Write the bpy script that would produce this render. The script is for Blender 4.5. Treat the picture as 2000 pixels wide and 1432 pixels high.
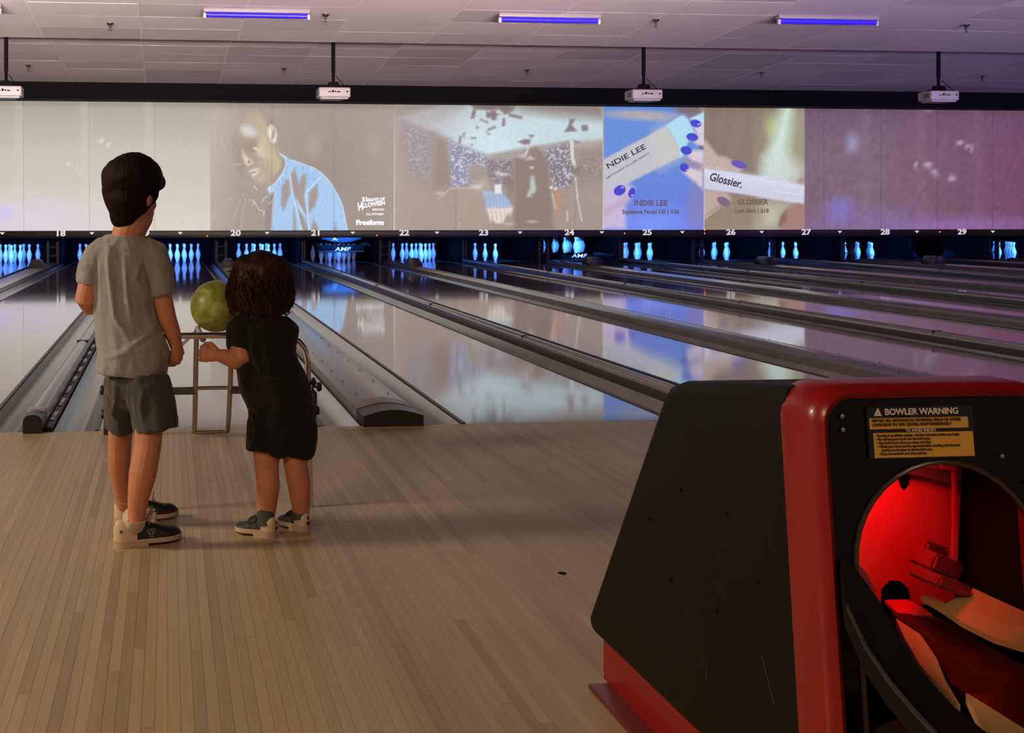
import bpy, bmesh, math, random
import numpy as np
from mathutils import Vector, Matrix, noise
random.seed(7)
for o in list(bpy.data.objects): bpy.data.objects.remove(o)
SC = bpy.context.scene
COL = SC.collection
R = math.radians

# ------------------------------------------------------------------ camera
F_PX, PX, PY, CAM_H, YAW, CAM_D = 2180.0, 547.0, 416.0, 1.05, R(5.74), 5.435
cd = bpy.data.cameras.new('camera'); cam = bpy.data.objects.new('camera', cd); COL.objects.link(cam)
cam.location = (0, -CAM_D, CAM_H); cam.rotation_euler = (R(90), 0, -YAW)
cd.sensor_width = 36; cd.lens = 36*F_PX/2000; cd.clip_start = .05; cd.clip_end = 200
cd.shift_x = (1000-PX)/2000; cd.shift_y = -(716-PY)/2000
SC.camera = cam
# ------------------------------------------------------------------ world, exposure
w = bpy.data.worlds.new('hall'); SC.world = w; w.use_nodes = True
bg = w.node_tree.nodes['Background']; bg.inputs[0].default_value = (.90, .68, .55, 1); bg.inputs[1].default_value = .20
SC.view_settings.view_transform = 'Standard'; SC.view_settings.look = 'None'
SC.view_settings.exposure = 0.0; SC.view_settings.gamma = 1.0; SC.view_settings.use_curve_mapping = False
def area(name, loc, target, size, power, col, sy=None):
    l = bpy.data.lights.new(name, 'AREA'); l.energy = power; l.color = col
    l.shape = 'RECTANGLE' if sy else 'SQUARE'; l.size = size
    if sy: l.size_y = sy
    o = bpy.data.objects.new(name, l); COL.objects.link(o); o.location = loc
    o.rotation_euler = (Vector(target)-Vector(loc)).to_track_quat('-Z', 'Y').to_euler()
    return o
# warm ceiling lamps over the seating behind the camera, violet wash lamps over the far lanes
area('warm_ceiling_lamp', (-3.4, -7.0, 3.7), (-.5, -2.4, 0), 1.4, 98, (1, .70, .43))
area('warm_ceiling_lamp', (3.0, -8.0, 3.7), (1.6, -3.0, .3), 1.0, 24, (1, .68, .44))
area('warm_ceiling_lamp', (-4.2, -1.9, 2.7), (0.2, -1.6, .2), .7, 135, (1, .80, .57))
area('violet_wash_lamp', (13.0, -1.0, 3.3), (13.0, 6.5, 0), 3.0, 150, (.42, .22, 1))
area('violet_wash_lamp', (21.0, 6.0, 3.0), (15.0, 12.0, .2), 2.0, 110, (.5, .2, 1))
# added uplights with no known fixture, out of the frame, brightening the sloping ceiling
for x_, p_, c_ in ((-3.0, 300, (1, .82, .78)), (3.2, 215, (1, .76, .78)), (9.2, 100, (.74, .60, 1)), (15.2, 105, (.42, .34, 1))):
    l_ = area('added_uplight', (x_, -.4, 2.07), (x_, 8.6, 5.2), 5.6, p_, c_, sy=.3); l_.data.spread = R(56)

# ------------------------------------------------------------------ helpers
def lin(c):
    if isinstance(c, np.ndarray):
        return np.where(c <= .04045, c/12.92, ((np.clip(c, 0, 9)+.055)/1.055)**2.4)
    return tuple((x/12.92 if x <= .04045 else ((x+.055)/1.055)**2.4) for x in c)
def rgb(r, g, b): return lin((r/255, g/255, b/255))
def ray(u, v):
    a = (u-PX)/F_PX; b = -(v-PY)/F_PX
    return Vector((a*math.cos(YAW)+math.sin(YAW), math.cos(YAW)-a*math.sin(YAW), b))
def at(u, v, Y):                       # point of the place at distance Y along the lanes
    d = ray(u, v); k = (Y+CAM_D)/d.y
    return Vector((d.x*k, Y, CAM_H+d.z*k))
def proj(X, Y, Z):
    dy = Y+CAM_D; zc = dy*math.cos(YAW)+X*math.sin(YAW); xc = X*math.cos(YAW)-dy*math.sin(YAW)
    return PX+F_PX*xc/zc, PY-F_PX*(Z-CAM_H)/zc

MATS = {}
def mat(name, col=(.5, .5, .5), rough=.5, metal=0, emit=None, estr=1, coat=0, spec=.5, bump=0, bscale=60, vary=0, vscale=8, sheen=0, stretch=None, crough=.05):
    if name in MATS: return MATS[name]
    m = bpy.data.materials.new(name); m.use_nodes = True; MATS[name] = m
    nt = m.node_tree; p = nt.nodes['Principled BSDF']
    p.inputs['Base Color'].default_value = (*col, 1); p.inputs['Roughness'].default_value = rough
    p.inputs['Metallic'].default_value = metal; p.inputs['Coat Weight'].default_value = coat
    p.inputs['Coat Roughness'].default_value = crough
    p.inputs['Specular IOR Level'].default_value = spec
    if sheen: p.inputs['Sheen Weight'].default_value = sheen
    if emit:
        p.inputs['Emission Color'].default_value = (*emit, 1); p.inputs['Emission Strength'].default_value = estr
    tc = nt.nodes.new('ShaderNodeTexCoord'); mp = nt.nodes.new('ShaderNodeMapping')
    nt.links.new(tc.outputs['Object'], mp.inputs[0])
    if stretch: mp.inputs['Scale'].default_value = stretch
    if bump:
        n = nt.nodes.new('ShaderNodeTexNoise'); n.inputs['Scale'].default_value = bscale; n.inputs['Detail'].default_value = 4
        b = nt.nodes.new('ShaderNodeBump'); b.inputs['Strength'].default_value = bump; b.inputs['Distance'].default_value = .01
        nt.links.new(mp.outputs[0], n.inputs['Vector']); nt.links.new(n.outputs[0], b.inputs['Height'])
        nt.links.new(b.outputs[0], p.inputs['Normal'])
    if vary:
        n = nt.nodes.new('ShaderNodeTexNoise'); n.inputs['Scale'].default_value = vscale; n.inputs['Detail'].default_value = 5
        r = nt.nodes.new('ShaderNodeMapRange'); r.inputs[3].default_value = 1-vary; r.inputs[4].default_value = 1+vary
        r.inputs[1].default_value = .25; r.inputs[2].default_value = .75
        mx = nt.nodes.new('ShaderNodeVectorMath'); mx.operation = 'SCALE'; mx.inputs[0].default_value = col
        nt.links.new(mp.outputs[0], n.inputs['Vector']); nt.links.new(n.outputs[0], r.inputs[0])
        nt.links.new(r.outputs[0], mx.inputs['Scale']); nt.links.new(mx.outputs[0], p.inputs['Base Color'])
    return m

WORLD = {}                              # world origin of every Empty
def link(o, parent=None):
    COL.objects.link(o)
    if parent is not None:
        o.parent = parent
        o.matrix_parent_inverse = Matrix.Translation(-Vector(WORLD.get(parent.name, (0, 0, 0))))
    return o
def tag(o, label=None, cat=None, group=None, kind=None):
    if label: o['label'] = label
    if cat: o['category'] = cat
    if group: o['group'] = group
    if kind: o['kind'] = kind
    return o
def thing(name, label, cat, loc=(0, 0, 0), group=None):
    o = bpy.data.objects.new(name, None); COL.objects.link(o); o.location = loc
    o.empty_display_size = .1; WORLD[o.name] = tuple(loc)
    return tag(o, label, cat, group)
def copy_tree(o, delta, parent=None):
    c = o.copy(); COL.objects.link(c)
    if parent is None: c.location = Vector(o.location)+Vector(delta); WORLD[c.name] = tuple(c.location)
    else: c.parent = parent
    for k in ('label', 'group'):
        if parent is None and k in c: del c[k]
    for ch in o.children: copy_tree(ch, delta, c)
    return c
def finish(bm, name, m, parent=None, smooth=False, loc=None):
    me = bpy.data.meshes.new(name)
    bmesh.ops.recalc_face_normals(bm, faces=bm.faces)
    bm.to_mesh(me); bm.free()
    if smooth:
        for p in me.polygons: p.use_smooth = True
        if smooth != 'all': me.set_sharp_from_angle(angle=R(40))
    for mm in (m if isinstance(m, (list, tuple)) else [m]): me.materials.append(mm)
    o = bpy.data.objects.new(name, me)
    if loc is not None: o.location = loc
    return link(o, parent)
def add_box(bm, x0, x1, y0, y1, z0, z1, bev=0, seg=2):
    r = bmesh.ops.create_cube(bm, size=1)
    for v in r['verts']:
        v.co = Vector(((x0+x1)/2+v.co.x*(x1-x0), (y0+y1)/2+v.co.y*(y1-y0), (z0+z1)/2+v.co.z*(z1-z0)))
    if bev:
        es = {e for v in r['verts'] for e in v.link_edges}
        bmesh.ops.bevel(bm, geom=list(es), offset=bev, segments=seg, affect='EDGES', profile=.5)
def box(name, x0, x1, y0, y1, z0, z1, m, parent=None, bev=0, seg=2):
    bm = bmesh.new(); add_box(bm, x0, x1, y0, y1, z0, z1, bev, seg)
    return finish(bm, name, m, parent, smooth=bool(bev))
def add_tube(bm, pts, rad, n=12, ref=None, cap=True, round_cap=False):
    """pts: path; rad: number, list of numbers or of (a, b) half axes; ref: direction of axis a"""
    pts = [Vector(p) for p in pts]; k = len(pts)
    if not isinstance(rad, (list, tuple)) or (isinstance(rad, tuple)): rad = [rad]*k
    rad = [(r, r) if not isinstance(r, (list, tuple)) else r for r in rad]
    tan = [(pts[min(i+1, k-1)]-pts[max(i-1, 0)]).normalized() for i in range(k)]
    ring_def = []
    for i in range(k): ring_def.append((pts[i], tan[i], rad[i]))
    if round_cap:
        a, t0, r0 = ring_def[0]; b, t1, r1 = ring_def[-1]
        pre, post = [], []
        for q in (80, 60, 38, 18):
            s, c = math.sin(R(q)), math.cos(R(q)); e0 = min(r0); e1 = min(r1)
            pre.append((a-t0*e0*s, t0, (r0[0]*c, r0[1]*c))); post.insert(0, (b+t1*e1*s, t1, (r1[0]*c, r1[1]*c)))
        ring_def = pre+ring_def+post
    up = Vector(ref) if ref is not None else (Vector((1, 0, 0)) if abs(tan[0].x) < .9 else Vector((0, 1, 0)))
    prev = None; rings = []
    for c, t, r in ring_def:
        if ref is not None or prev is None: x = (up-t*up.dot(t))
        else: x = prev-t*prev.dot(t)
        if x.length < 1e-5: x = t.orthogonal()
        x.normalize(); y = t.cross(x); prev = x
        rings.append([bm.verts.new(c+x*r[0]*math.cos(2*math.pi*j/n)+y*r[1]*math.sin(2*math.pi*j/n)) for j in range(n)])
    for a, b in zip(rings[:-1], rings[1:]):
        for j in range(n): bm.faces.new((a[j], a[(j+1) % n], b[(j+1) % n], b[j]))
    if cap: bm.faces.new(rings[0][::-1]); bm.faces.new(rings[-1])
def tube(name, pts, rad, m, parent=None, n=12, **k):
    bm = bmesh.new(); add_tube(bm, pts, rad, n, **k); return finish(bm, name, m, parent, smooth=True)
def arc(p0, p1, p2, n=8):                # quadratic bend
    p0, p1, p2 = Vector(p0), Vector(p1), Vector(p2)
    return [p0*(1-t)**2+p1*2*t*(1-t)+p2*t*t for t in [i/n for i in range(n+1)]]
def add_prism(bm, poly, axis, a0, a1, bev=0):
    """poly in the two other axes (x,z for 'y'; y,z for 'x'; x,y for 'z')"""
    def P(p, a):
        return {'y': (p[0], a, p[1]), 'x': (a, p[0], p[1]), 'z': (p[0], p[1], a)}[axis]
    v0 = [bm.verts.new(P(p, a0)) for p in poly]; v1 = [bm.verts.new(P(p, a1)) for p in poly]
    n = len(poly); fs = [bm.faces.new(v0), bm.faces.new(v1[::-1])]
    for i in range(n): fs.append(bm.faces.new((v0[i], v1[i], v1[(i+1) % n], v0[(i+1) % n])))
    return fs
def prism(name, poly, axis, a0, a1, m, parent=None, smooth=False, bev=0):
    bm = bmesh.new(); add_prism(bm, poly, axis, a0, a1)
    if bev:
        bmesh.ops.recalc_face_normals(bm, faces=bm.faces)
        es = [e for e in bm.edges if len(e.link_faces) == 2 and e.calc_face_angle(0) > R(35)]
        bmesh.ops.bevel(bm, geom=es, offset=bev, segments=3, affect='EDGES', profile=.5, clamp_overlap=True)
    return finish(bm, name, m, parent, smooth=smooth or bool(bev))
def add_lathe(bm, prof, c=(0, 0, 0), n=20):
    rings = []
    for r, z in prof: rings.append([bm.verts.new((c[0]+r*math.cos(2*math.pi*j/n), c[1]+r*math.sin(2*math.pi*j/n), c[2]+z)) for j in range(n)])
    for a, b in zip(rings[:-1], rings[1:]):
        for j in range(n): bm.faces.new((a[j], a[(j+1) % n], b[(j+1) % n], b[j]))
    bm.faces.new(rings[0][::-1]); bm.faces.new(rings[-1])
def lathe(name, prof, c, m, parent=None, n=20):
    bm = bmesh.new(); add_lathe(bm, prof, c, n); return finish(bm, name, m, parent, smooth=True)
def text(name, s, size, m, parent, loc, rot=(R(90), 0, 0), bold=0, ext=.001, align='CENTER', sx=1, shear=0):
    c = bpy.data.curves.new(name, 'FONT'); c.body = s; c.size = size; c.extrude = ext; c.offset = bold
    c.align_x = align; c.align_y = 'CENTER'; c.resolution_u = 3; c.shear = shear
    t = bpy.data.objects.new(name, c); COL.objects.link(t)
    dg = bpy.context.evaluated_depsgraph_get()
    me = bpy.data.meshes.new_from_object(t.evaluated_get(dg)); bpy.data.objects.remove(t)
    me.transform(Matrix.Diagonal((sx, 1, 1, 1))); me.materials.clear(); me.materials.append(m)
    o = bpy.data.objects.new(name, me); o.location = loc; o.rotation_euler = rot
    return link(o, parent)

WORDS = {17: 'seventeen', 18: 'eighteen', 19: 'nineteen', 20: 'twenty', 21: 'twenty-one', 22: 'twenty-two', 23: 'twenty-three', 24: 'twenty-four', 25: 'twenty-five', 26: 'twenty-six', 27: 'twenty-seven', 28: 'twenty-eight', 29: 'twenty-nine', 30: 'thirty', 31: 'thirty-one'}
# ------------------------------------------------------------------ materials
M_black = mat('black_paint', (.0025, .0025, .003), .8, spec=.15)
M_pit = mat('pit_black', (.003, .003, .0045), .8, spec=.12)
M_fascia = mat('number_board_black', (.012, .011, .012), .35)
M_white = mat('white_plastic', (.52, .49, .48), .45)
M_numeral = mat('numeral_white', (.8, .8, .8), .5, emit=(.75, .74, .74), estr=.75)
M_red_led = mat('red_led', (.8, .1, .05), .4, emit=(1, .12, .05), estr=4)
M_chrome = mat('chrome', (.82, .76, .70), .14, metal=1)
M_chrome_old = mat('brushed_steel', (.52, .48, .42), .28, metal=1)
M_gutter = mat('gutter_grey', (.17, .165, .15), .24, spec=.9, coat=.6, crough=.18, vary=.25, vscale=3)
M_cap = mat('cap_grey', (.20, .185, .18), .26, spec=.8, coat=.5, crough=.15, vary=.12, vscale=4)
M_rail = mat('rail_dark', (.05, .048, .045), .35)
M_capblack = mat('cap_end_black', (.012, .011, .010), .3)
M_steel_dark = mat('dark_machine_grey', (.045, .043, .045), .5)
M_kick = mat('kickback_black', (.005, .0045, .005), .7, spec=.15)

# ------------------------------------------------------------------ lanes: bed, gutters, dividers
PITCH, LANE_HALF, LANE_END = 3.448, .53, 19.35
def lane_x(n): return (.20+PITCH*(n-19)/2) if n % 2 else (2.007+PITCH*(n-20)/2)
def lane_material():
    m = mat('lane_synthetic', (.30, .225, .20), .075, coat=.6, crough=.05, spec=.55)
    nt = m.node_tree; p = nt.nodes['Principled BSDF']
    tc = nt.nodes.new('ShaderNodeTexCoord'); mp = nt.nodes.new('ShaderNodeMapping'); mp.inputs['Scale'].default_value = (36, .6, 1)
    n = nt.nodes.new('ShaderNodeTexNoise'); n.inputs['Scale'].default_value = 1; n.inputs['Detail'].default_value = 3
    cr = nt.nodes.new('ShaderNodeValToRGB')
    cr.color_ramp.elements[0].position = .3; cr.color_ramp.elements[0].color = (.20, .145, .170, 1)
    cr.color_ramp.elements[1].position = .7; cr.color_ramp.elements[1].color = (.265, .195, .22, 1)
    nt.links.new(tc.outputs['Object'], mp.inputs[0]); nt.links.new(mp.outputs[0], n.inputs['Vector'])
    nt.links.new(n.outputs[0], cr.inputs[0]); nt.links.new(cr.outputs[0], p.inputs['Base Color'])
    n2 = nt.nodes.new('ShaderNodeTexNoise'); n2.inputs['Scale'].default_value = 2.2; n2.inputs['Detail'].default_value = 3
    mr = nt.nodes.new('ShaderNodeMapRange'); mr.inputs[3].default_value = .05; mr.inputs[4].default_value = .11
    nt.links.new(tc.outputs['Object'], n2.inputs['Vector']); nt.links.new(n2.outputs[0], mr.inputs[0]); nt.links.new(mr.outputs[0], p.inputs['Roughness'])
    return m
M_lane = lane_material()
def trough(w, d, th=.008, k=8):
    top = [(-w/2+w*i/k, -d*math.sin(math.pi*i/k)**.8) for i in range(k+1)]
    return top+[(x, z-th) for x, z in reversed(top)]
def lane(n):
    c = lane_x(n)
    t = thing('bowling_lane', f'glossy bowling lane leading to the pins just right of number {WORDS[n]}' if n > 17 else 'glossy bowling lane cut off by the left edge of the photo', 'bowling lane', (c, 0, 0), 'bowling lanes')
    box('lane_bed', c-LANE_HALF, c+LANE_HALF, 0.002, LANE_END, -.06, 0, M_lane, t)
    for s in (-1, 1):
        gap = (lane_x(n+1)-c if s > 0 else c-lane_x(n-1))-2*LANE_HALF
        capw = .13 if gap < .65 else .30
        gw = (gap-capw)/2-.028
        x0 = c+s*(LANE_HALF+.022+gw/2)
        bm = bmesh.new(); add_prism(bm, [(x0+x, z-.006) for x, z in trough(gw, .085)], 'y', .004, 18.2)
        finish(bm, 'gutter', M_gutter, t, smooth=True)
        xa, xb = sorted((c+s*(LANE_HALF+.002), c+s*(LANE_HALF+.020)))
        box('edge_rail', xa, xb, .004, 18.2, -.05, .006, M_rail, t)
    return t
for n in range(17, 32): lane(n)
def divider(n):                                    # between lane n and n+1
    a, b = lane_x(n), lane_x(n+1); c = (a+b)/2; gap = b-a-2*LANE_HALF
    wide = gap > .65
    if wide:
        t = thing('ball_return_track', f'wide low ball return capping between lanes {WORDS[n]} and {WORDS[n+1]}', 'lane capping', (c, 0, 0), 'ball return cappings')
        hw = .145; H = .065
        prof = [(-hw, -.09)]+[(-hw+2*hw*i/10, H-.012+.022*math.sin(math.pi*i/10)) for i in range(11)]+[(hw, -.09)]
        prism('capping', [(c+x, z) for x, z in prof], 'y', .16, 17.2, M_cap, t, smooth=True)
        hw = .15
        prof = [(-hw, -.04)]+[(-hw+2*hw*i/10, H-.012+.03*math.sin(math.pi*i/10)) for i in range(11)]+[(hw, -.04)]
        prism('end_cap', [(c+x, z) for x, z in prof], 'y', -.035, .16, M_capblack, t, smooth=True)
        prism('name_plate', [(c+x*.985, z+.0035) for x, z in prof[1:-1]]+[(c+x*.985, z-.01) for x, z in reversed(prof[1:-1])], 'y', .165, .33, mat('plate_bronze', (.15, .13, .10), .3), t, smooth=True)
        for k in range(7):
            for s in (-.09, .09): lathe('screw', [(.006, 0), (.005, .003), (.001, .004)], (c+s, .55+.45*k, H+.003), M_steel_dark, t, 8)
        # tail hood over the return tunnel
        prism('tail_hood', [(c-.14, -.01), (c-.125, .12), (c-.06, .21), (c+.06, .21), (c+.125, .12), (c+.14, -.01)], 'y', 14.8, 15.2, M_capblack if n > 18 else M_steel_dark, t, bev=.01)
    else:
        t = thing('lane_divider', f'narrow rounded divider between lanes {WORDS[n]} and {WORDS[n+1]}', 'lane divider', (c, 0, 0), 'lane dividers')
        H = .082; hw = .042; k = c-.020
        prof = [(-hw, -.09), (-hw, H-.02)]+[(-hw*math.cos(math.pi*i/8), H-.02+.026*math.sin(math.pi*i/8)) for i in range(1, 8)]+[(hw, H-.02), (hw, -.09)]
        prism('capping', [(k+x, z) for x, z in prof], 'y', .10, 17.7, M_cap, t, smooth=True)
        hw = .045
        prof = [(-hw, -.03), (-hw, H-.02)]+[(-hw*math.cos(math.pi*i/8), H-.02+.028*math.sin(math.pi*i/8)) for i in range(1, 8)]+[(hw, H-.02), (hw, -.03)]
        prism('end_cap', [(k+x, z) for x, z in prof], 'y', -.04, .10, M_capblack, t, smooth=True)
        box('cap_collar', k-.0465, k+.0465, .10, .19, H-.055, H+.010, mat('collar_grey', (.30, .29, .27), .3), t, bev=.012)
        # channel that stores the bumper rail, with its brackets
        box('bumper_channel', k+.044, c+.062,   .06, 17.65, -.07, .012, M_rail, t, bev=.006)
        for q in range(9): box('bumper_bracket', k+.052, c+.054, .22+.42*q, .46+.42*q, .010, .020, M_gutter, t, bev=.004)
        box('flank', k-.047, k-.0425, .12, 17.65, -.08, .045, M_rail, t, bev=.006)
        for y in (3.1, 6.2, 9.3, 12.4): box('joint', c-.063, c+.023, y, y+.008, -.02, H+.0085, M_rail, t)
    return t
for n in range(17, 31): divider(n)

# ------------------------------------------------------------------ approach floor with its boards
def wood():
    m = bpy.data.materials.new('maple_board'); m.use_nodes = True; nt = m.node_tree; p = nt.nodes['Principled BSDF']
    oi = nt.nodes.new('ShaderNodeObjectInfo'); ge = nt.nodes.new('ShaderNodeNewGeometry')
    ad = nt.nodes.new('ShaderNodeMath'); ad.operation = 'ADD'; fr = nt.nodes.new('ShaderNodeMath'); fr.operation = 'FRACT'
    nt.links.new(oi.outputs['Random'], ad.inputs[0]); nt.links.new(ge.outputs['Random Per Island'], ad.inputs[1]); nt.links.new(ad.outputs[0], fr.inputs[0])
    cr = nt.nodes.new('ShaderNodeValToRGB'); e = cr.color_ramp.elements
    e[0].position = 0; e[0].color = (.37, .265, .150, 1); e[1].position = 1; e[1].color = (.50, .375, .22, 1)
    q = e.new(.25); q.color = (.43, .315, .178, 1); q = e.new(.7); q.color = (.465, .345, .198, 1)
    nt.links.new(fr.outputs[0], cr.inputs[0])
    mp = nt.nodes.new('ShaderNodeMapping'); mp.inputs['Scale'].default_value = (55, 1.6, 1)
    cx = nt.nodes.new('ShaderNodeCombineXYZ'); nt.links.new(fr.outputs[0], cx.inputs[2])
    va = nt.nodes.new('ShaderNodeVectorMath'); va.operation = 'MULTIPLY_ADD'; va.inputs[1].default_value = (0, 0, 40)
    nt.links.new(cx.outputs[0], va.inputs[0]); nt.links.new(ge.outputs['Position'], va.inputs[2]); nt.links.new(va.outputs[0], mp.inputs[0])
    n = nt.nodes.new('ShaderNodeTexNoise'); n.inputs['Scale'].default_value = 1.5; n.inputs['Detail'].default_value = 6; nt.links.new(mp.outputs[0], n.inputs['Vector'])
    mr = nt.nodes.new('ShaderNodeMapRange'); mr.inputs[3].default_value = .82; mr.inputs[4].default_value = 1.16; nt.links.new(n.outputs[0], mr.inputs[0])
    sc = nt.nodes.new('ShaderNodeVectorMath'); sc.operation = 'SCALE'; nt.links.new(cr.outputs[0], sc.inputs[0]); nt.links.new(mr.outputs[0], sc.inputs['Scale'])
    nt.links.new(sc.outputs[0], p.inputs['Base Color'])
    n2 = nt.nodes.new('ShaderNodeTexNoise'); n2.inputs['Scale'].default_value = 3; n2.inputs['Detail'].default_value = 4
    nt.links.new(ge.outputs['Position'], n2.inputs['Vector'])
    mr2 = nt.nodes.new('ShaderNodeMapRange'); mr2.inputs[3].default_value = .30; mr2.inputs[4].default_value = .46
    nt.links.new(n2.outputs[0], mr2.inputs[0]); nt.links.new(mr2.outputs[0], p.inputs['Roughness'])
    p.inputs['Specular IOR Level'].default_value = .45
    return m
M_wood = wood()
M_under = mat('subfloor_dark', (.10, .06, .035), .6)
floor = box('floor', -6, 24, -9.5, 0, -.08, -.012, M_under); tag(floor, 'pale maple approach floor of narrow boards in front of the foul line', kind='structure')
pm = bpy.data.meshes.new('board'); bm = bmesh.new(); add_box(bm, -.5, .5, -.5, .5, -.5, .5); bm.to_mesh(pm); bm.free(); pm.materials.append(M_wood)
BW = .0272; boards = []
rb = random.Random(3)
for i in range(-int(1.35/BW), int(2.75/BW)+1):
    y = -.0015-rb.random()*.9 if i % 1 == 0 else 0; x = i*BW+BW/2
    y1 = -.001
    while y1 > -4.2:
        L = rb.choice((.55, .8, 1.1, 1.5, 1.9))*(.85+.3*rb.random())
        y0 = max(y1-L, -4.25)
        boards.append((x, y0, y1, rb.uniform(-.0003, .0003)))
        y1 = y0
vis = [b for b in boards if -20 < proj(b[0], b[2], 0)[0] < 1420 and proj(b[0], b[2], 0)[1] < 1440]
vis.sort(key=lambda b: b[1])
chosen = set(vis[:300])
sm = bmesh.new()
for b in boards:
    x, y0, y1, dz = b
    if b in chosen:
        o = bpy.data.objects.new('board', pm); o.scale = (BW-.0006, y1-y0-.0008, .012); o.location = (x, (y0+y1)/2, -.006+dz)
        link(o, floor)
    else: add_box(sm, x-BW/2+.0003, x+BW/2-.0003, y0+.0004, y1-.0004, -.012+dz, dz)
def board_rows(x0, x1, y0, y1):
    i = x0
    while i < x1:
        L = rb.choice((1.1, 1.6, 2.2)); yy = y1
        while yy > y0:
            ye = max(yy-L*(.8+.4*rb.random()), y0); add_box(sm, i+.0003, i+BW-.0003, ye, yy-.0006, -.012, 0); yy = ye
        i += BW
board_rows(-4.0, -int(1.35/BW)*BW-.001, -5.5, -.001); board_rows(int(2.75/BW)*BW+BW, 8.0, -5.5, -.001)
board_rows(-int(1.35/BW)*BW, int(2.75/BW)*BW+BW-.01, -6.5, -4.26)
o = finish(sm, 'board_field', M_wood, floor); o['kind'] = 'stuff'
bm = bmesh.new(); add_box(bm, 8.03, 24, -9.5, -.001, -.012, 0); finish(bm, 'board_sheet', M_wood, floor)
box('foul_line_strip', -5, 23, -.004, .003, -.03, -.001, M_black, floor)
lathe('approach_dot', [(.0125, -.004), (.0125, .0006), (.001, .0008)], (1.143, -2.282, 0), M_black, floor, 16)

# ------------------------------------------------------------------ ceiling: two sloping fields of tiles with a step between them
SL = .0592
def z_near(y): return 3.36-SL*(y-7.37)
def z_far(y): return 3.235-SL*(y-13.4)
M_tile = mat('ceiling_tile', (.50, .46, .445), .85, bump=.25, bscale=220)
_nt = M_tile.node_tree; _p = _nt.nodes['Principled BSDF']
_oi = _nt.nodes.new('ShaderNodeObjectInfo'); _cr = _nt.nodes.new('ShaderNodeValToRGB')
_cr.color_ramp.elements[0].color = (.60, .555, .54, 1); _cr.color_ramp.elements[1].color = (.74, .69, .67, 1); _cr.color_ramp.elements[0].position = 0; _cr.color_ramp.elements[1].position = .35
_nt.links.new(_oi.outputs['Random'], _cr.inputs[0]); _nt.links.new(_cr.outputs[0], _p.inputs['Base Color'])
M_tee = mat('ceiling_grid', (.85, .80, .78), .5)
M_ctop = mat('ceiling_backing', (.14, .12, .12), .9)
ceil_root = bpy.data.objects.new('ceiling', None); COL.objects.link(ceil_root); WORLD['ceiling'] = (0, 0, 0)
tag(ceil_root, 'low sloping tiled ceiling stepping up towards the screens', kind='structure')
def slab(name, fn, x0, x1, y0, y1, off, th, m):
    bm = bmesh.new()
    add_prism(bm, [(y0, fn(y0)+off), (y1, fn(y1)+off), (y1, fn(y1)+off+th), (y0, fn(y0)+off+th)], 'x', x0, x1)
    return finish(bm, name, m, ceil_root)
STEP_Y = 8.93
slab('ceiling_deck', z_near, -8, 26, -9.5, STEP_Y, .018, .03, M_ctop)
slab('ceiling_deck', z_far, -8, 26, STEP_Y-.3, 13.6, .018, .03, M_ctop)
box('step_riser', -8, 26, STEP_Y-.02, STEP_Y, z_near(STEP_Y)+.001, z_far(STEP_Y)+.02, mat('riser_paint', (.42, .38, .37), .8), ceil_root)
slab('tile_field', z_near, -8, 26, -9.5, 5.2, .004, .01, mat('ceiling_dark_field', (.05, .045, .045), .9))  # unseen stretch made dark so the added uplights don't bounce off it
tm = bpy.data.meshes.new('tile'); bm = bmesh.new(); add_box(bm, -.604, .604, -.3035, .3035, 0, .014); bm.to_mesh(tm); bm.free(); tm.materials.append(M_tile)
rt = random.Random(11); ANG = -math.atan(SL)
def tiles(fn, xs, y_end, rows, ixs, toggle):
    for r in range(rows):
        yc = y_end-.305-.61*r
        for i in ixs:
            xc = xs+1.225*i
            o = bpy.data.objects.new('tile', tm); o.location = (xc, yc, fn(yc)+rt.uniform(-.0005, .0012)); o.rotation_euler = (ANG+rt.uniform(-.0015, .0015), rt.uniform(-.001, .001), 0)
            link(o, ceil_root)
    y0 = y_end-.61*rows
    for i in list(ixs)+[max(ixs)+1]:
        x = xs+1.225*(i-.5)
        bm = bmesh.new(); add_prism(bm, [(y0, fn(y0)-.004), (y_end, fn(y_end)-.004), (y_end, fn(y_end)+.01), (y0, fn(y0)+.01)], 'x', x-.011, x+.011)
        finish(bm, 'grid_bar', M_tee, ceil_root)
tiles(z_near, -.332+.6125, STEP_Y-.02, 6, range(-5, 13), 0)
tiles(z_far, -.365+.6125, 13.45, 7, range(-4, 15), 0)
# black valance beam above the screens
beam = box('valance_beam', -8, 26, 13.42, 13.62, 2.95, 3.30, M_black); tag(beam, 'long black valance beam above the row of screens', 'beam')
box('valance_soffit', -8, 26, 13.62, 16.95, 3.24, 3.28, M_black, beam)

# black-light tubes
M_uv = mat('uv_tube_glow', (.02, .01, .3), .3, emit=(.022, .006, .85), estr=1.0)
def uv(x0, x1, y, label):
    c = (x0+x1)/2; z = z_near(y)
    t = thing('black_light_fixture', label, 'light', (c, y, z), 'black-light tubes on the ceiling')
    box('housing', x0, x1, y-.05, y+.05, z-.042, z+.003, mat('fixture_enamel', (.26, .24, .24), .5), t, bev=.008)
    tube('lamp_tube', [(x0+.03, y-.02, z-.072), (x1-.03, y-.02, z-.072)], .027, M_uv, t, n=12)
    for x in (x0+.015, x1-.015): box('lamp_socket', x-.015, x+.015, y-.03, y+.012, z-.11, z-.05, M_white, t, bev=.004)
uv(.40, 1.615, 7.24, 'blue glowing black-light tube between the two leftmost ceiling projectors')
uv(3.82, 5.04, 7.22, 'blue glowing black-light tube above the picture of a decorated room')
uv(7.14, 8.39, 7.06, 'blue glowing black-light tube furthest right on the ceiling')
uv(-3.05, -1.84, 7.22, 'black-light tube fixture cut off by the left edge of the photo')
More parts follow.
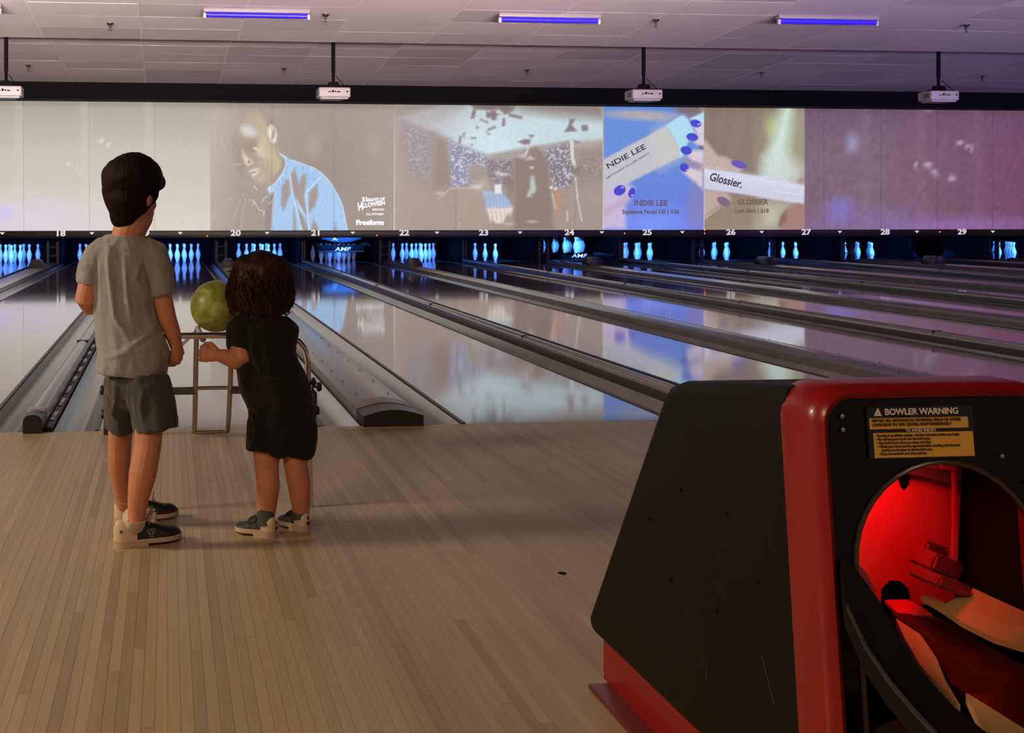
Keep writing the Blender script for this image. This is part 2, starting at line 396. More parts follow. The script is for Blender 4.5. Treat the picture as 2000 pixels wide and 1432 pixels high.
# sprinklers
M_brass = mat('sprinkler_metal', (.45, .42, .40), .25, metal=1)
def sprinkler(x, y, fn, label):
    z = fn(y); t = thing('sprinkler', label, 'sprinkler', (x, y, z), 'ceiling sprinklers')
    lathe('escutcheon', [(.045, 0), (.042, -.012), (.022, -.03), (.020, -.034)], (x, y, z), M_brass, t, 14)
    lathe('head', [(.016, -.03), (.016, -.055), (.009, -.06), (.009, -.085), (.026, -.087), (.026, -.090)], (x, y, z), M_steel_dark, t, 12)
for x, y, fn, l in ((1.823, 7.41, z_near, 'ceiling sprinkler just right of the leftmost long blue tube'), (5.795, 7.37, z_near, 'ceiling sprinkler between the middle and right blue tubes'),
                    (9.744, 7.35, z_near, 'ceiling sprinkler right of the rightmost blue tube'), (-.687, 8.04, z_near, 'pale ceiling sprinkler left of the leftmost long blue tube'),
                    (-2.13, 11.98, z_far, 'far ceiling sprinkler beside the leftmost projector pole'), (1.81, 11.96, z_far, 'far ceiling sprinkler left of the second projector pole'),
                    (5.685, 11.82, z_far, 'far ceiling sprinkler left of the third projector pole'), (9.567, 11.78, z_far, 'far ceiling sprinkler midway between third and fourth projector poles'),
                    (13.447, 11.83, z_far, 'far ceiling sprinkler right of the rightmost projector pole')): sprinkler(x, y, fn, l)
# projectors
def projector(x, dz, yaw, label):
    y = 9.5; z = 2.60+dz
    t = thing('projector', label, 'projector', (x, y, z), 'ceiling projectors')
    def rotp(o):
        o.matrix_parent_inverse = Matrix.Translation(-Vector(WORLD[t.name])); return o
    body = prism('body', [(x-.215, y-.14), (x+.215, y-.14), (x+.215, y+.12), (x+.15, y+.15), (x-.215, y+.15)], 'z', z, z+.135, M_white, t, bev=.02)
    prism('underside', [(x-.19, y-.12), (x+.19, y-.12), (x+.10, y+.13), (x-.17, y+.13)], 'z', z-.022, z+.004, M_white, t, bev=.008)
    box('side_vent', x-.2165, x-.21, y-.10, y+.02, z+.03, z+.10, mat('vent_grey', (.2, .19, .18), .6), body)
    box('port_panel', x-.10, x+.06, y-.142, y-.135, z+.055, z+.095, M_white, body)
    for a, b, h in ((-.09, -.05, .012), (-.04, -.01, .03), (.0, .02, .02), (.03, .075, .016), (.16, .18, .022)):
        box('port', x+a, x+b, y-.1435, y-.139, z+.066, z+.066+h, M_black, body)
    lathe('lens', [(.035, 0), (.038, .02), (.03, .025)], (x+.1, y+.1, z+.135), M_capblack, body, 14)
    prism('mount_plate', [(x-.13, z+.137), (x+.10, z+.137), (x+.08, z+.165), (x+.06, z+.215), (x-.06, z+.215), (x-.07, z+.17), (x-.13, z+.16)], 'y', y-.05, y+.05, M_black, t)
    tube('lower_pole', [(x, y, z+.2), (x, y, z+.42)], .021, M_black, t)
    tube('pole', [(x, y, z+.34), (x, y, z_far(y)-.002)], .027, M_black, t)
    lathe('ceiling_plate', [(.09, 0), (.09, -.012), (.04, -.02)], (x, y, z_far(y)), M_black, t)
    tube('cable', arc((x+.03, y-.02, z+.30), (x+.09, y-.05, z+.22), (x+.15, y-.10, z+.14), 8), .005, M_black, t, n=6)
projector(-2.112, -.03, 0, 'white ceiling projector cut off by the left edge of the photo')
projector(2.224, 0, 0, 'white ceiling projector hanging in front of the picture of a man')
projector(6.581, .02, 0, 'white ceiling projector hanging above the blue advert')
projector(10.962, .05, 0, 'white ceiling projector hanging above the blank mauve screen')

# ------------------------------------------------------------------ screens: panels and the pictures thrown on them
SY, Z_BOT, Z_TOP = 16.78, .70, 3.24
def attr_emit(name, strength):
    m = bpy.data.materials.new(name); m.use_nodes = True; nt = m.node_tree; p = nt.nodes['Principled BSDF']
    a = nt.nodes.new('ShaderNodeAttribute'); a.attribute_name = 'Col'
    ge = nt.nodes.new('ShaderNodeNewGeometry'); n = nt.nodes.new('ShaderNodeTexNoise'); n.inputs['Scale'].default_value = 45; n.inputs['Detail'].default_value = 2
    nt.links.new(ge.outputs['Position'], n.inputs['Vector'])
    mr = nt.nodes.new('ShaderNodeMapRange'); mr.inputs[3].default_value = .90*strength; mr.inputs[4].default_value = 1.10*strength
    nt.links.new(n.outputs[0], mr.inputs[0])
    p.inputs['Base Color'].default_value = (.12, .12, .12, 1); p.inputs['Roughness'].default_value = .9; p.inputs['Specular IOR Level'].default_value = .1
    nt.links.new(a.outputs['Color'], p.inputs['Emission Color']); nt.links.new(mr.outputs[0], p.inputs['Emission Strength'])
    return m
M_screen = attr_emit('screen_glow', 1.0)
def sd_poly(U, V, poly):
    P = np.array(poly, float); n = len(P); d = np.full(U.shape, 1e9); ins = np.zeros(U.shape, bool)
    for i in range(n):
        ax, ay = P[i]; bx, by = P[(i+1) % n]
        ex, ey = bx-ax, by-ay; L = ex*ex+ey*ey+1e-9
        t = np.clip(((U-ax)*ex+(V-ay)*ey)/L, 0, 1)
        d = np.minimum(d, np.hypot(U-ax-t*ex, V-ay-t*ey))
        c = ((ay > V) != (by > V)); xi = ax+(V-ay)*ex/(ey if abs(ey) > 1e-9 else 1e-9)
        ins ^= c & (U < xi)
    return np.where(ins, d, -d)
class Canvas:
    def __init__(s, U, V, base):
        s.U, s.V = U, V; s.c = np.zeros(U.shape+(3,)); s.c[:] = np.array(base)/255
    def mix(s, k, col):
        col = np.array(col)/255; s.c = s.c*(1-k[..., None])+col*k[..., None]
    def poly(s, pts, col, soft=1.0, op=1, org=(0, 0), sc=1):
        pts = [(org[0]+x/sc, org[1]+y/sc) for x, y in pts]
        s.mix(np.clip(sd_poly(s.U, s.V, pts)/soft*.5+.5, 0, 1)*op, col)
    def ell(s, c, r, col, soft=.3, op=1, rot=0, org=(0, 0), sc=1):
        x = s.U-(org[0]+c[0]/sc); y = s.V-(org[1]+c[1]/sc); a, b = r[0]/sc, r[1]/sc
        cr, sr = math.cos(R(rot)), math.sin(R(rot)); X = (x*cr+y*sr)/a; Y = (-x*sr+y*cr)/b
        q = np.hypot(X, Y); s.mix(np.clip((1+soft/2-q)/soft, 0, 1)*op, col)
    def line(s, pts, w, col, op=1, org=(0, 0), sc=1):
        pts = [(org[0]+x/sc, org[1]+y/sc) for x, y in pts]; d = np.full(s.U.shape, 1e9)
        for (ax, ay), (bx, by) in zip(pts[:-1], pts[1:]):
            ex, ey = bx-ax, by-ay; t = np.clip(((s.U-ax)*ex+(s.V-ay)*ey)/(ex*ex+ey*ey+1e-9), 0, 1)
            d = np.minimum(d, np.hypot(s.U-ax-t*ex, s.V-ay-t*ey))
        s.mix(np.clip((w/sc-d)/.9+.5, 0, 1)*op, col)
def hash2(a, b):
    h = np.sin(a*127.1+b*311.7)*43758.5453; return h-np.floor(h)
def vnoise(x, y):
    xi, yi = np.floor(x), np.floor(y); fx, fy = x-xi, y-yi; fx = fx*fx*(3-2*fx); fy = fy*fy*(3-2*fy)
    return (hash2(xi, yi)*(1-fx)+hash2(xi+1, yi)*fx)*(1-fy)+(hash2(xi, yi+1)*(1-fx)+hash2(xi+1, yi+1)*fx)*fy
def sheet(name, x0, x1, y, nx, nz, painter, parent=None, z0=Z_BOT, z1=Z_TOP, th=.004):
    xs = np.linspace(x0, x1, nx); zs = np.linspace(z0, z1, nz); X, Z = np.meshgrid(xs, zs)
    dy = SY+CAM_D; zc = dy*math.cos(YAW)+X*math.sin(YAW); xc = X*math.cos(YAW)-dy*math.sin(YAW)
    U = PX+F_PX*xc/zc; V = PY-F_PX*(Z-CAM_H)/zc
    c = np.clip(painter(U, V), 0, 1)
    verts = np.stack([X, np.full(X.shape, y), Z], -1).reshape(-1, 3)
    idx = np.arange(nx*nz).reshape(nz, nx)
    f = np.stack([idx[:-1, :-1], idx[:-1, 1:], idx[1:, 1:], idx[1:, :-1]], -1).reshape(-1, 4)
    b = len(verts); back = np.array([[x0, y+th, z0], [x1, y+th, z0], [x1, y+th, z1], [x0, y+th, z1]])
    verts = np.concatenate([verts, back]); rim = []
    rim += [[b+3, b+2, b+1, b]]
    me = bpy.data.meshes.new(name)
    edge = [list(idx[0]), list(idx[:, -1]), list(idx[-1][::-1]), list(idx[:, 0][::-1])]
    faces = f.tolist()+rim+[[*map(int, e[::-1]), b+i, b+(i+1) % 4] for i, e in enumerate(edge)]
    me.from_pydata(verts.tolist(), [], faces)
    a = me.color_attributes.new('Col', 'FLOAT_COLOR', 'POINT')
    cc = np.ones((len(verts), 4), np.float32); cc[:b, :3] = lin(c.reshape(-1, 3)); cc[b:, :3] = .02
    a.data.foreach_set('color', cc.ravel()); me.materials.append(M_screen)
    return link(bpy.data.objects.new(name, me), parent)

def paint_blank(U, V):
    cv = Canvas(U, V, (194, 187, 175))
    g = np.clip((V-200)/250, 0, 1)  # uneven projector light, dim above and bright below, put into the panel colour
    cv.mix(np.clip(1-g*2.4, 0, 1)*.75, (150, 142, 134)); cv.mix(np.clip((g-.45)*1.8, 0, 1)*.8, (222, 213, 205))
    cv.ell((30, 425), (150, 34), (214, 206, 226), 1.6, .75); cv.ell((10, 415), (12, 12), (196, 190, 240), 1.2, .7)
    for x in (27, 156, 280): cv.mix(np.exp(-((U-x-9)/9)**2)*(U > x)*.22, (215, 208, 196))
    for u, v, r in ((62, 200, 4), (198, 275, 5), (212, 283, 4), (135, 322, 5), (150, 326, 4), (160, 338, 4), (190, 349, 4)): cv.ell((u, v), (r, r*.45), (232, 228, 232), 1.4, .7, 20)
    # right-hand mauve screens
    k = np.clip((U-1560)/12, 0, 1); cv.mix(k, (122, 97, 108))
    cv.mix(k*np.clip((U-1700)/330, 0, 1)*.9, (112, 64, 92)); cv.mix(k*np.clip(1-(V-205)/90, 0, 1)*.45, (92, 66, 92))
    cv.ell((1850, 440), (190, 14), (146, 104, 178), 1.8, .8); cv.ell((1640, 412), (22, 22), (128, 124, 216), 1.6, .95); cv.ell((1665, 280), (12, 16), (150, 148, 186), 1.6, .9)
    cv.ell((1690, 425), (90, 22), (128, 104, 156), 1.6, .7)
    for x in (1690, 1800, 1910): cv.mix(np.exp(-((U-x)/10)**2)*k*.16, (150, 128, 138))
    for u, v, a, b in ((1810, 210, 9, 4), (1875, 279, 6, 4), (1890, 287, 4, 3), (1898, 290, 2, 4), (1788, 322, 3, 5), (1812, 322, 8, 5), (1826, 338, 7, 4), (1859, 348, 6, 5)): cv.ell((u, v), (a, b), (205, 198, 214), 1.4, .75, 15)
    n = vnoise(U/5, V/5)*.5+vnoise(U/2, V/2)*.5
    return cv.c*(1+(.10*k+.02)*(n-.5)[..., :])[..., None] if False else cv.c*(1+((.16*k+.03)*(n-.5)))[..., None]
def paint_man(U, V):
    cv = Canvas(U, V, (163, 152, 142)); o, s = (400, 190), 5
    cv.mix(np.clip(1-(U-411)/60, 0, 1)*.8, (182, 174, 162)); cv.ell((640, 320), (90, 150), (150, 138, 129), 1.6, .9)
    cv.ell((1150, 480), (330, 420), (150, 138, 130), 1.2, .6, 0, o, s)
    cv.mix(np.clip(1-(V-199)/22, 0, 1)*.6, (143, 130, 128))
    for x in (1060, 1650): cv.ell((x, 480), (60, 90), (172, 160, 142), 1.6, .8, 0, o, s)
    # head
    cv.poly([(430, 190), (540, 150), (600, 230), (612, 330), (640, 450), (690, 480), (740, 570), (755, 650), (720, 730), (650, 800), (560, 840), (510, 790), (470, 740), (400, 650), (370, 560), (350, 430), (360, 290)], (172, 158, 134), 14, .85, o, s)
    cv.poly([(545, 120), (640, 190), (670, 260), (620, 290), (600, 220)], (146, 132, 124), 5, .9, o, s)
    cv.ell((430, 330), (80, 55), (208, 203, 206), .9, .95, 25, o, s); cv.ell((500, 230), (90, 60), (180, 164, 138), 1.2, .9, 0, o, s)
    cv.ell((590, 540), (60, 240), (196, 186, 152), 1.1, .85, -8, o, s); cv.ell((690, 640), (55, 130), (190, 180, 146), 1.0, .9, -12, o, s)
    cv.ell((450, 480), (80, 70), (150, 134, 122), .9, .9, 20, o, s); cv.ell((340, 560), (60, 190), (156, 143, 133), .9, .95, -10, o, s)
    cv.ell((540, 520), (36, 60), (206, 194, 170), 1.2, .9, 0, o, s); cv.ell((495, 500), (26, 12), (228, 214, 200), .8, .9, 20, o, s)
    cv.poly([(365, 510), (390, 560), (440, 610), (470, 640), (420, 670), (390, 640), (370, 580)], (222, 212, 196), 4, .95, o, s)
    cv.ell((430, 630), (16, 18), (150, 132, 122), .6, .9, 0, o, s)
    cv.ell((505, 600), (60, 22), (168, 150, 132), .9, .9, 15, o, s)
    cv.poly([(430, 720), (480, 700), (530, 690), (545, 720), (500, 770), (470, 780)], (224, 212, 198), 4, .95, o, s)
    cv.ell((475, 735), (40, 9), (160, 140, 130), .8, .9, -20, o, s)
    cv.ell((560, 790), (60, 40), (192, 180, 160), 1.2, .9, -30, o, s); cv.ell((600, 720), (60, 90), (172, 156, 134), 1.2, .7, 0, o, s)
    for l in ([(155, 395), (185, 470), (215, 550)], [(300, 500), (320, 540)], [(290, 660), (350, 650)]): cv.line(l, 7, (190, 180, 164), .6, o, s)
    cv.poly([(615, 300), (640, 265), (680, 295), (705, 360), (698, 430), (670, 455), (645, 430), (620, 360)], (226, 220, 198), 3, 1, o, s)
    cv.ell((668, 360), (16, 52), (158, 142, 128), .7, .9, 8, o, s); cv.ell((640, 350), (14, 40), (232, 226, 206), .7, .9, 0, o, s)
    cv.poly([(700, 560), (740, 600), (790, 620), (770, 720), (700, 790), (670, 800), (745, 690), (752, 620)], (150, 138, 130), 4, .9, o, s)
    # shirt
    B = (164, 199, 236)
    cv.poly([(735, 552), (790, 575), (850, 615), (950, 650), (1050, 690), (1130, 735), (1200, 795), (1250, 870), (1300, 950), (1340, 1050), (1370, 1170), (1395, 1320), (645, 1320), (655, 1150), (665, 1010), (690, 925), (630, 955), (612, 890), (690, 835), (760, 740), (795, 660), (780, 600)], B, 2.5, 1, o, s)
    D = (158, 146, 138)
    for p in ([(835, 760), (880, 690), (905, 790), (920, 850), (945, 760), (970, 735), (1012, 750), (985, 870), (968, 960), (985, 1060), (1000, 1190), (950, 1090), (890, 1010), (850, 900)],
              [(745, 890), (790, 800), (822, 800), (835, 930), (800, 1040), (768, 1110), (745, 1050)],
              [(1020, 930), (1100, 835), (1106, 960), (1070, 1070), (1020, 1130), (1012, 1030)],
              [(905, 1090), (960, 1160), (1015, 1320), (960, 1320), (930, 1230)], [(1030, 1320), (1060, 1190), (1090, 1240), (1120, 1320)], [(870, 1080), (900, 1320), (860, 1320)], [(1250, 1320), (1275, 1230), (1290, 1320)]): cv.poly(p, D, 3, .95, o, s)
    cv.poly([(870, 700), (1000, 720), (1110, 770), (1060, 830), (1010, 830), (960, 720)], (150, 188, 230), 5, .8, o, s)
    for l in ([(735, 552), (785, 590), (795, 660), (760, 745), (690, 840), (612, 895)], [(850, 615), (950, 650), (1060, 690), (1140, 740), (1250, 870), (1340, 1050), (1395, 1320)], [(830, 760), (860, 960), (900, 1110), (950, 1320)], [(668, 1000), (650, 1320)], [(690, 930), (665, 1010)], [(1000, 920), (1100, 810), (1135, 770)], [(985, 940), (1000, 1100), (1020, 1320)], [(900, 1000), (940, 1100), (990, 1170)]): cv.line(l, 5, (206, 226, 248), .9, o, s)
    for x, y in ((720, 840), (755, 810), (690, 880), (800, 690), (790, 730), (905, 680), (950, 690), (1000, 705)): cv.line([(x, y-14), (x+8, y+14)], 5, (130, 168, 214), .8, o, s)
    cv.ell((648, 905), (24, 24), (196, 222, 246), .5, .9, 0, o, s)
    cv.poly([(600, 1060), (650, 960), (670, 960), (650, 1130), (640, 1320), (590, 1320), (590, 1180)], (146, 133, 128), 5, .8, o, s)
    for l in ([(345, 1010), (310, 1110), (290, 1190)], [(395, 1005), (370, 1130), (345, 1300)]): cv.line(l, 6, (180, 182, 194), .5, o, s)
    for l in ([(480, 865), (510, 905)], [(440, 1000), (490, 1020), (460, 1060)], [(490, 1030), (530, 1100), (580, 1120)], [(555, 1030), (580, 980), (610, 965)], [(580, 1110), (575, 1165)], [(620, 1040), (650, 1020)], [(245, 985), (255, 995)], [(365, 950), (375, 955)]): cv.line(l, 5, (210, 212, 224), .7, o, s)
    for x in (531, 652): cv.mix(np.exp(-((U-x)/1.2)**2)*.35, (132, 120, 114))
    n = vnoise(U/3, V/3); return cv.c*(1+.05*(n-.5))[..., None]
def paint_room(U, V):
    cv = Canvas(U, V, (160, 146, 138)); o, s = (760, 190), 4.651
    cv.mix(np.clip(1-(U-770)/40, 0, 1)*.7, (176, 164, 152)); cv.ell((150, 1000), (420, 300), (172, 158, 146), 1.4, .7, 0, o, s)
    cv.poly([(90, 185), (560, 40), (1960, 40), (1960, 380), (1640, 400), (1260, 460), (900, 525), (600, 405), (420, 320)], (190, 206, 210), 5, 1, o, s)
    cv.poly([(90, 185), (560, 40), (640, 60), (640, 300), (600, 405), (420, 320)], (176, 172, 172), 40, .9, o, s)
    cv.ell((950, 420), (380, 180), (205, 226, 232), 1.4, .9, 10, o, s); cv.ell((1500, 280), (420, 130), (196, 218, 222), 1.4, .8, 0, o, s)
    cv.poly([(1180, 40), (1960, 40), (1960, 205), (1560, 175), (1230, 130)], (142, 130, 124), 12, .95, o, s)
    cv.poly([(0, 40), (620, 40), (420, 110), (90, 180), (0, 180)], (150, 138, 132), 30, .8, o, s)
    fl = np.clip((vnoise(U/2.9, V/2.9)-.45)*3, 0, 1)*.75
    def wall(pts, base, hi, op=1, soft=6):
        k = np.clip(sd_poly(U, V, [(o[0]+x/s, o[1]+y/s) for x, y in pts])/soft*.5+.5, 0, 1)*op
        cv.mix(k, base); cv.mix(k*fl, hi)
    wall([(100, 210), (420, 330), (400, 700), (330, 760), (180, 700), (120, 420)], (148, 140, 140), (180, 182, 194), .75, 16)
    cv.poly([(400, 330), (560, 390), (560, 820), (400, 820)], (150, 132, 122), 10, .9, o, s)
    wall([(545, 395), (890, 530), (900, 700), (720, 800), (560, 810)], (142, 142, 158), (214, 220, 238), 1, 5)
    wall([(880, 560), (1130, 560), (1130, 720), (1040, 830), (890, 720)], (130, 120, 122), (176, 170, 174), 1, 5)
    wall([(1400, 480), (1650, 400), (1690, 770), (1600, 830), (1470, 800)], (130, 122, 126), (206, 206, 214), 1, 5)
    wall([(1700, 520), (1950, 470), (1950, 760), (1700, 800)], (140, 126, 120), (172, 162, 158), .7, 10)
    cv.poly([(890, 520), (1260, 455), (1640, 400), (1400, 470), (1150, 540), (1000, 575), (930, 560)], (158, 150, 142), 4, .9, o, s)
    cv.poly([(740, 590), (880, 640), (910, 800), (780, 840), (720, 740)], (160, 148, 136), 8, .9, o, s); cv.poly([(760, 760), (880, 740), (910, 820), (800, 840)], (182, 172, 156), 6, .9, o, s)
    cv.poly([(1120, 560), (1150, 540), (1240, 560), (1270, 480), (1330, 450), (1400, 500), (1445, 620), (1470, 900), (1490, 1200), (1140, 1200)], (140, 122, 113), 4, 1, o, s)
    cv.poly([(1245, 570), (1280, 530), (1320, 565)], (205, 200, 196), 3, .9, o, s); cv.poly([(1275, 630), (1315, 635), (1310, 650), (1280, 648)], (225, 215, 205), 2, .9, o, s)
    cv.poly([(1280, 720), (1310, 710), (1335, 830), (1325, 870), (1290, 880), (1295, 905), (1250, 905), (1255, 875), (1280, 820)], (186, 198, 196), 3, .95, o, s)
    cv.line([(1240, 520), (1262, 460), (1220, 430)], 8, (206, 204, 198), .9, o, s)
    # bats and paper hanging below the ceiling
    K = (122, 108, 106)
    for p in ([(740, 70), (1160, 60), (1120, 130), (1050, 160), (1000, 110), (900, 120), (780, 110)], [(760, 110), (790, 120), (770, 195), (740, 195)], [(880, 130), (1010, 155), (900, 190), (880, 180)], [(1030, 190), (1055, 195), (1050, 260), (1025, 262)],
              [(1080, 145), (1210, 175), (1205, 200), (1090, 175)], [(830, 195), (900, 225), (890, 235), (830, 210)], [(890, 290), (960, 260), (970, 275), (900, 305)], [(640, 350), (660, 352), (645, 420), (628, 415)], [(740, 365), (790, 365), (785, 378), (740, 378)],
              [(1640, 195), (1690, 200), (1660, 250), (1705, 310), (1590, 315), (1630, 250)], [(1745, 255), (1800, 250), (1805, 305), (1750, 305)], [(1170, 405), (1230, 380), (1285, 385), (1275, 425), (1220, 430)], [(1265, 345), (1300, 340), (1315, 352), (1290, 368)], [(1670, 390), (1735, 410), (1700, 420)], [(790, 260), (810, 275), (795, 292)], [(880, 310), (915, 340), (900, 340)], [(740, 425), (760, 430), (750, 440)], [(670, 330), (690, 320), (680, 370)], [(920, 120), (970, 120), (975, 205), (930, 210)]): cv.poly(p, K, 2.5, .9, o, s)
    cv.poly([(1110, 70), (1230, 70), (1200, 120), (1130, 130)], (150, 146, 130), 12, .8, o, s)
    # bed, phone, pole
    cv.poly([(560, 820), (740, 825), (850, 850), (880, 1010), (920, 1200), (610, 1200), (600, 880)], (170, 155, 142), 4, .9, o, s)
    cv.line([(450, 920), (560, 825), (740, 825), (850, 850)], 6, (196, 184, 176), .7, o, s); cv.line([(605, 840), (605, 1200)], 5, (140, 124, 114), .6, o, s)
    cv.poly([(735, 800), (830, 800), (835, 830), (750, 830)], (214, 208, 206), 3, .8, o, s)
    cv.poly([(845, 840), (960, 860), (1040, 890), (1090, 940), (1115, 1005), (880, 1012)], (164, 184, 214), 3, 1, o, s)
    for q in range(7): cv.line([(880+q*30, 880), (890+q*30, 1000)], 4, (140, 160, 196), .6, o, s)
    cv.poly([(885, 1008), (1118, 1000), (1120, 1030), (1095, 1080), (1085, 1045), (1035, 1140), (990, 1150), (960, 1140), (930, 1110), (920, 1140), (895, 1050)], (224, 214, 200), 3, 1, o, s)
    for q in (930, 970, 1010, 1050): cv.line([(q, 1030), (q+8, 1120)], 5, (180, 166, 154), .6, o, s)
    cv.poly([(955, 795), (1015, 790), (1025, 880), (960, 875)], (222, 228, 230), 2, 1, o, s)
    cv.poly([(965, 670), (1050, 690), (1090, 690), (1060, 720), (970, 700)], (206, 212, 206), 3, .9, o, s)
    cv.poly([(1040, 720), (1090, 900), (1110, 880), (1140, 760), (1060, 720)], (130, 108, 104), 5, .7, o, s)
    cv.line([(1655, 400), (1665, 560), (1690, 640)], 16, (212, 212, 208), .9, o, s); cv.line([(1690, 730), (1710, 900)], 7, (214, 208, 200), .8, o, s); cv.line([(1705, 900), (1750, 1125)], 7, (214, 202, 192), .8, o, s)
    cv.poly([(1660, 620), (1730, 640), (1720, 700), (1670, 690)], (124, 112, 106), 5, .8, o, s)
    cv.poly([(1500, 850), (1550, 850), (1560, 1000), (1565, 1070), (1530, 1060), (1505, 960)], (190, 140, 108), 4, .85, o, s); cv.line([(1480, 880), (1510, 1010)], 10, (206, 176, 150), .8, o, s)
    cv.line([(1615, 1040), (1620, 1120)], 10, (206, 190, 180), .8, o, s); cv.ell((1470, 820), (16, 14), (230, 224, 216), .8, .9, 0, o, s); cv.ell((1510, 830), (14, 14), (230, 224, 216), .8, .9, 0, o, s)
    for x, y, w_ in ((460, 870, 40), (1300, 1130, 50), (1090, 1150, 40), (640, 1150, 10)): cv.ell((x, y), (w_, 14), (196, 182, 170), .9, .7, 0, o, s)
    cv.line([(1140, 560), (1145, 1200)], 4, (164, 148, 138), .6, o, s); cv.line([(1690, 900), (1685, 1200)], 4, (142, 126, 118), .5, o, s)
    n = vnoise(U/3, V/3); return cv.c*(1+.05*(n-.5))[..., None]
def paint_blue(U, V):
    cv = Canvas(U, V, (96, 138, 214)); o, s = (1170, 190), 4.651
    cv.mix(np.clip((V-300)/150, 0, 1)*.85, (98, 112, 214)); cv.ell((500, 1150), (360, 140), (124, 152, 250), 1.6, .8, 0, o, s); cv.ell((880, 980), (70, 260), (140, 124, 170), 1.3, .7, 0, o, s)
    cv.poly([(690, 40), (980, 40), (980, 140), (820, 195), (760, 160), (690, 130)], (126, 110, 110), 6, .95, o, s); cv.ell((940, 90), (34, 40), (160, 138, 128), 1, .8, 0, o, s)
    cv.ell((400, 165), (330, 46), (176, 166, 170), .9, .9, 3, o, s)
    L = (190, 190, 196)
    cv.poly([(20, 575), (600, 262), (680, 370), (725, 480), (730, 545), (230, 800), (0, 870), (0, 600)], L, 2.5, 1, o, s)
    cv.poly([(520, 310), (600, 262), (680, 370), (725, 480), (730, 545), (560, 630)], (200, 200, 188), 20, .8, o, s)
    cv.line([(240, 800), (520, 640)], 3, (160, 158, 166), .5, o, s)
    cv.poly([(600, 258), (735, 170), (765, 165), (805, 195), (850, 280), (870, 330), (800, 420), (760, 540), (730, 555), (722, 470), (680, 370)], (172, 216, 236), 2.5, 1, o, s)
    cv.poly([(825, 195), (968, 122), (968, 330), (900, 330), (860, 260)], (180, 222, 238), 2.5, 1, o, s)
    SK = (214, 198, 206)
    for p in ([(860, 260), (935, 230), (966, 240), (964, 320), (905, 318), (870, 300)], [(870, 320), (962, 330), (960, 445), (895, 440), (850, 400)], [(790, 520), (850, 480), (950, 480), (948, 610), (840, 580)], [(740, 660), (810, 630), (900, 660), (945, 600), (940, 840), (870, 770), (790, 710)]): cv.poly(p, SK, 4, 1, o, s)
    cv.poly([(760, 560), (840, 585), (945, 610), (945, 680), (860, 630), (790, 600)], (176, 140, 126), 5, .8, o, s); cv.poly([(895, 440), (952, 448), (952, 478), (900, 462)], (110, 92, 88), 2, .9, o, s)
    cv.poly([(0, 870), (130, 800), (250, 780), (330, 830), (300, 900), (240, 980), (240, 1200), (0, 1200)], (198, 182, 214), 6, 1, o, s); cv.poly([(0, 1060), (130, 980), (240, 900), (225, 970), (100, 1050), (0, 1120)], (182, 150, 160), 8, .6, o, s)
    N = (60, 64, 198)
    for c, r, a in (((876, 238), (50, 34), 15), ((845, 362), (54, 36), 10), ((790, 483), (52, 38), 15), ((772, 640), (42, 38), 30), ((186, 846), (56, 44), -30), ((296, 868), (30, 46), 20)): cv.ell(c, r, N, .18, 1, a, o, s)
    for x, y in ((905, 245), (800, 660), (210, 820), (300, 890)): cv.ell((x, y), (14, 7), (190, 196, 240), .8, .9, -20, o, s)
    n = vnoise(U/3, V/3); return cv.c*(1+.05*(n-.5))[..., None]
def paint_gloss(U, V):
    cv = Canvas(U, V, (134, 120, 106)); o, s = (1170, 190), 4.651
    st = vnoise(U/9, V/60); cv.mix(np.clip(st-.4, 0, 1)*.6, (116, 102, 92)); cv.mix(np.clip((V-330)/120, 0, 1)*.6, (158, 142, 116)); cv.mix(np.clip((U-1450)/120, 0, 1)*.35, (150, 142, 104))
    cv.poly([(1560, 200), (1900, 60), (1900, 700), (1700, 780), (1480, 780), (1500, 480)], (166, 166, 132), 34, .8, o, s); cv.ell((1570, 270), (60, 90), (182, 192, 118), 1.4, .8, 0, o, s)
    cv.poly([(1665, 40), (1775, 40), (1750, 200), (1720, 420), (1700, 760), (1480, 760), (1500, 560), (1600, 300)], (206, 226, 216), 12, .95, o, s); cv.poly([(1500, 560), (1700, 520), (1850, 640), (1830, 790), (1480, 780)], (202, 212, 206), 18, .9, o, s)
    cv.poly([(1480, 930), (1720, 960), (1640, 1200), (1440, 1200)], (196, 196, 176), 22, .85, o, s)
    SK = (190, 170, 158)
    cv.poly([(920, 380), (975, 400), (1080, 530), (1150, 540), (1240, 590), (1310, 640), (1270, 690), (1180, 675), (920, 640)], SK, 4, 1, o, s)
    cv.ell((1268, 610), (74, 32), (98, 82, 178), .2, 1, 18, o, s)
    cv.poly([(920, 838), (1080, 840), (1160, 870), (1195, 920), (1180, 985), (1100, 985), (1020, 1040), (920, 1140)], (188, 164, 156), 5, 1, o, s); cv.ell((1130, 948), (66, 38), (120, 102, 126), .2, 1, 28, o, s)
    cv.line([(930, 1120), (1090, 1010)], 5, (210, 190, 170), .6, o, s)
    cv.poly([(1780, 780), (1830, 735), (1870, 745), (1870, 820)], (166, 132, 122), 5, 1, o, s)
    cv.poly([(920, 640), (1200, 680), (1560, 735), (1870, 805), (1860, 975), (1560, 925), (1300, 880), (920, 830)], (204, 204, 226), 2.5, 1, o, s); cv.poly([(920, 640), (1560, 735), (1870, 805), (1870, 850), (1500, 790), (920, 700)], (216, 218, 232), 8, .8, o, s); cv.line([(1600, 850), (1860, 890)], 4, (228, 228, 236), .7, o, s)
    cv.poly([(1630, 1170), (1660, 1070), (1720, 1000), (1800, 965), (1870, 975), (1870, 1200), (1640, 1200)], (164, 124, 114), 5, 1, o, s); cv.poly([(1630, 1170), (1655, 1080), (1700, 1030), (1690, 1110), (1650, 1170)], (110, 84, 80), 5, .8, o, s)
    n = vnoise(U/3, V/3); return cv.c*(1+.05*(n-.5))[..., None]

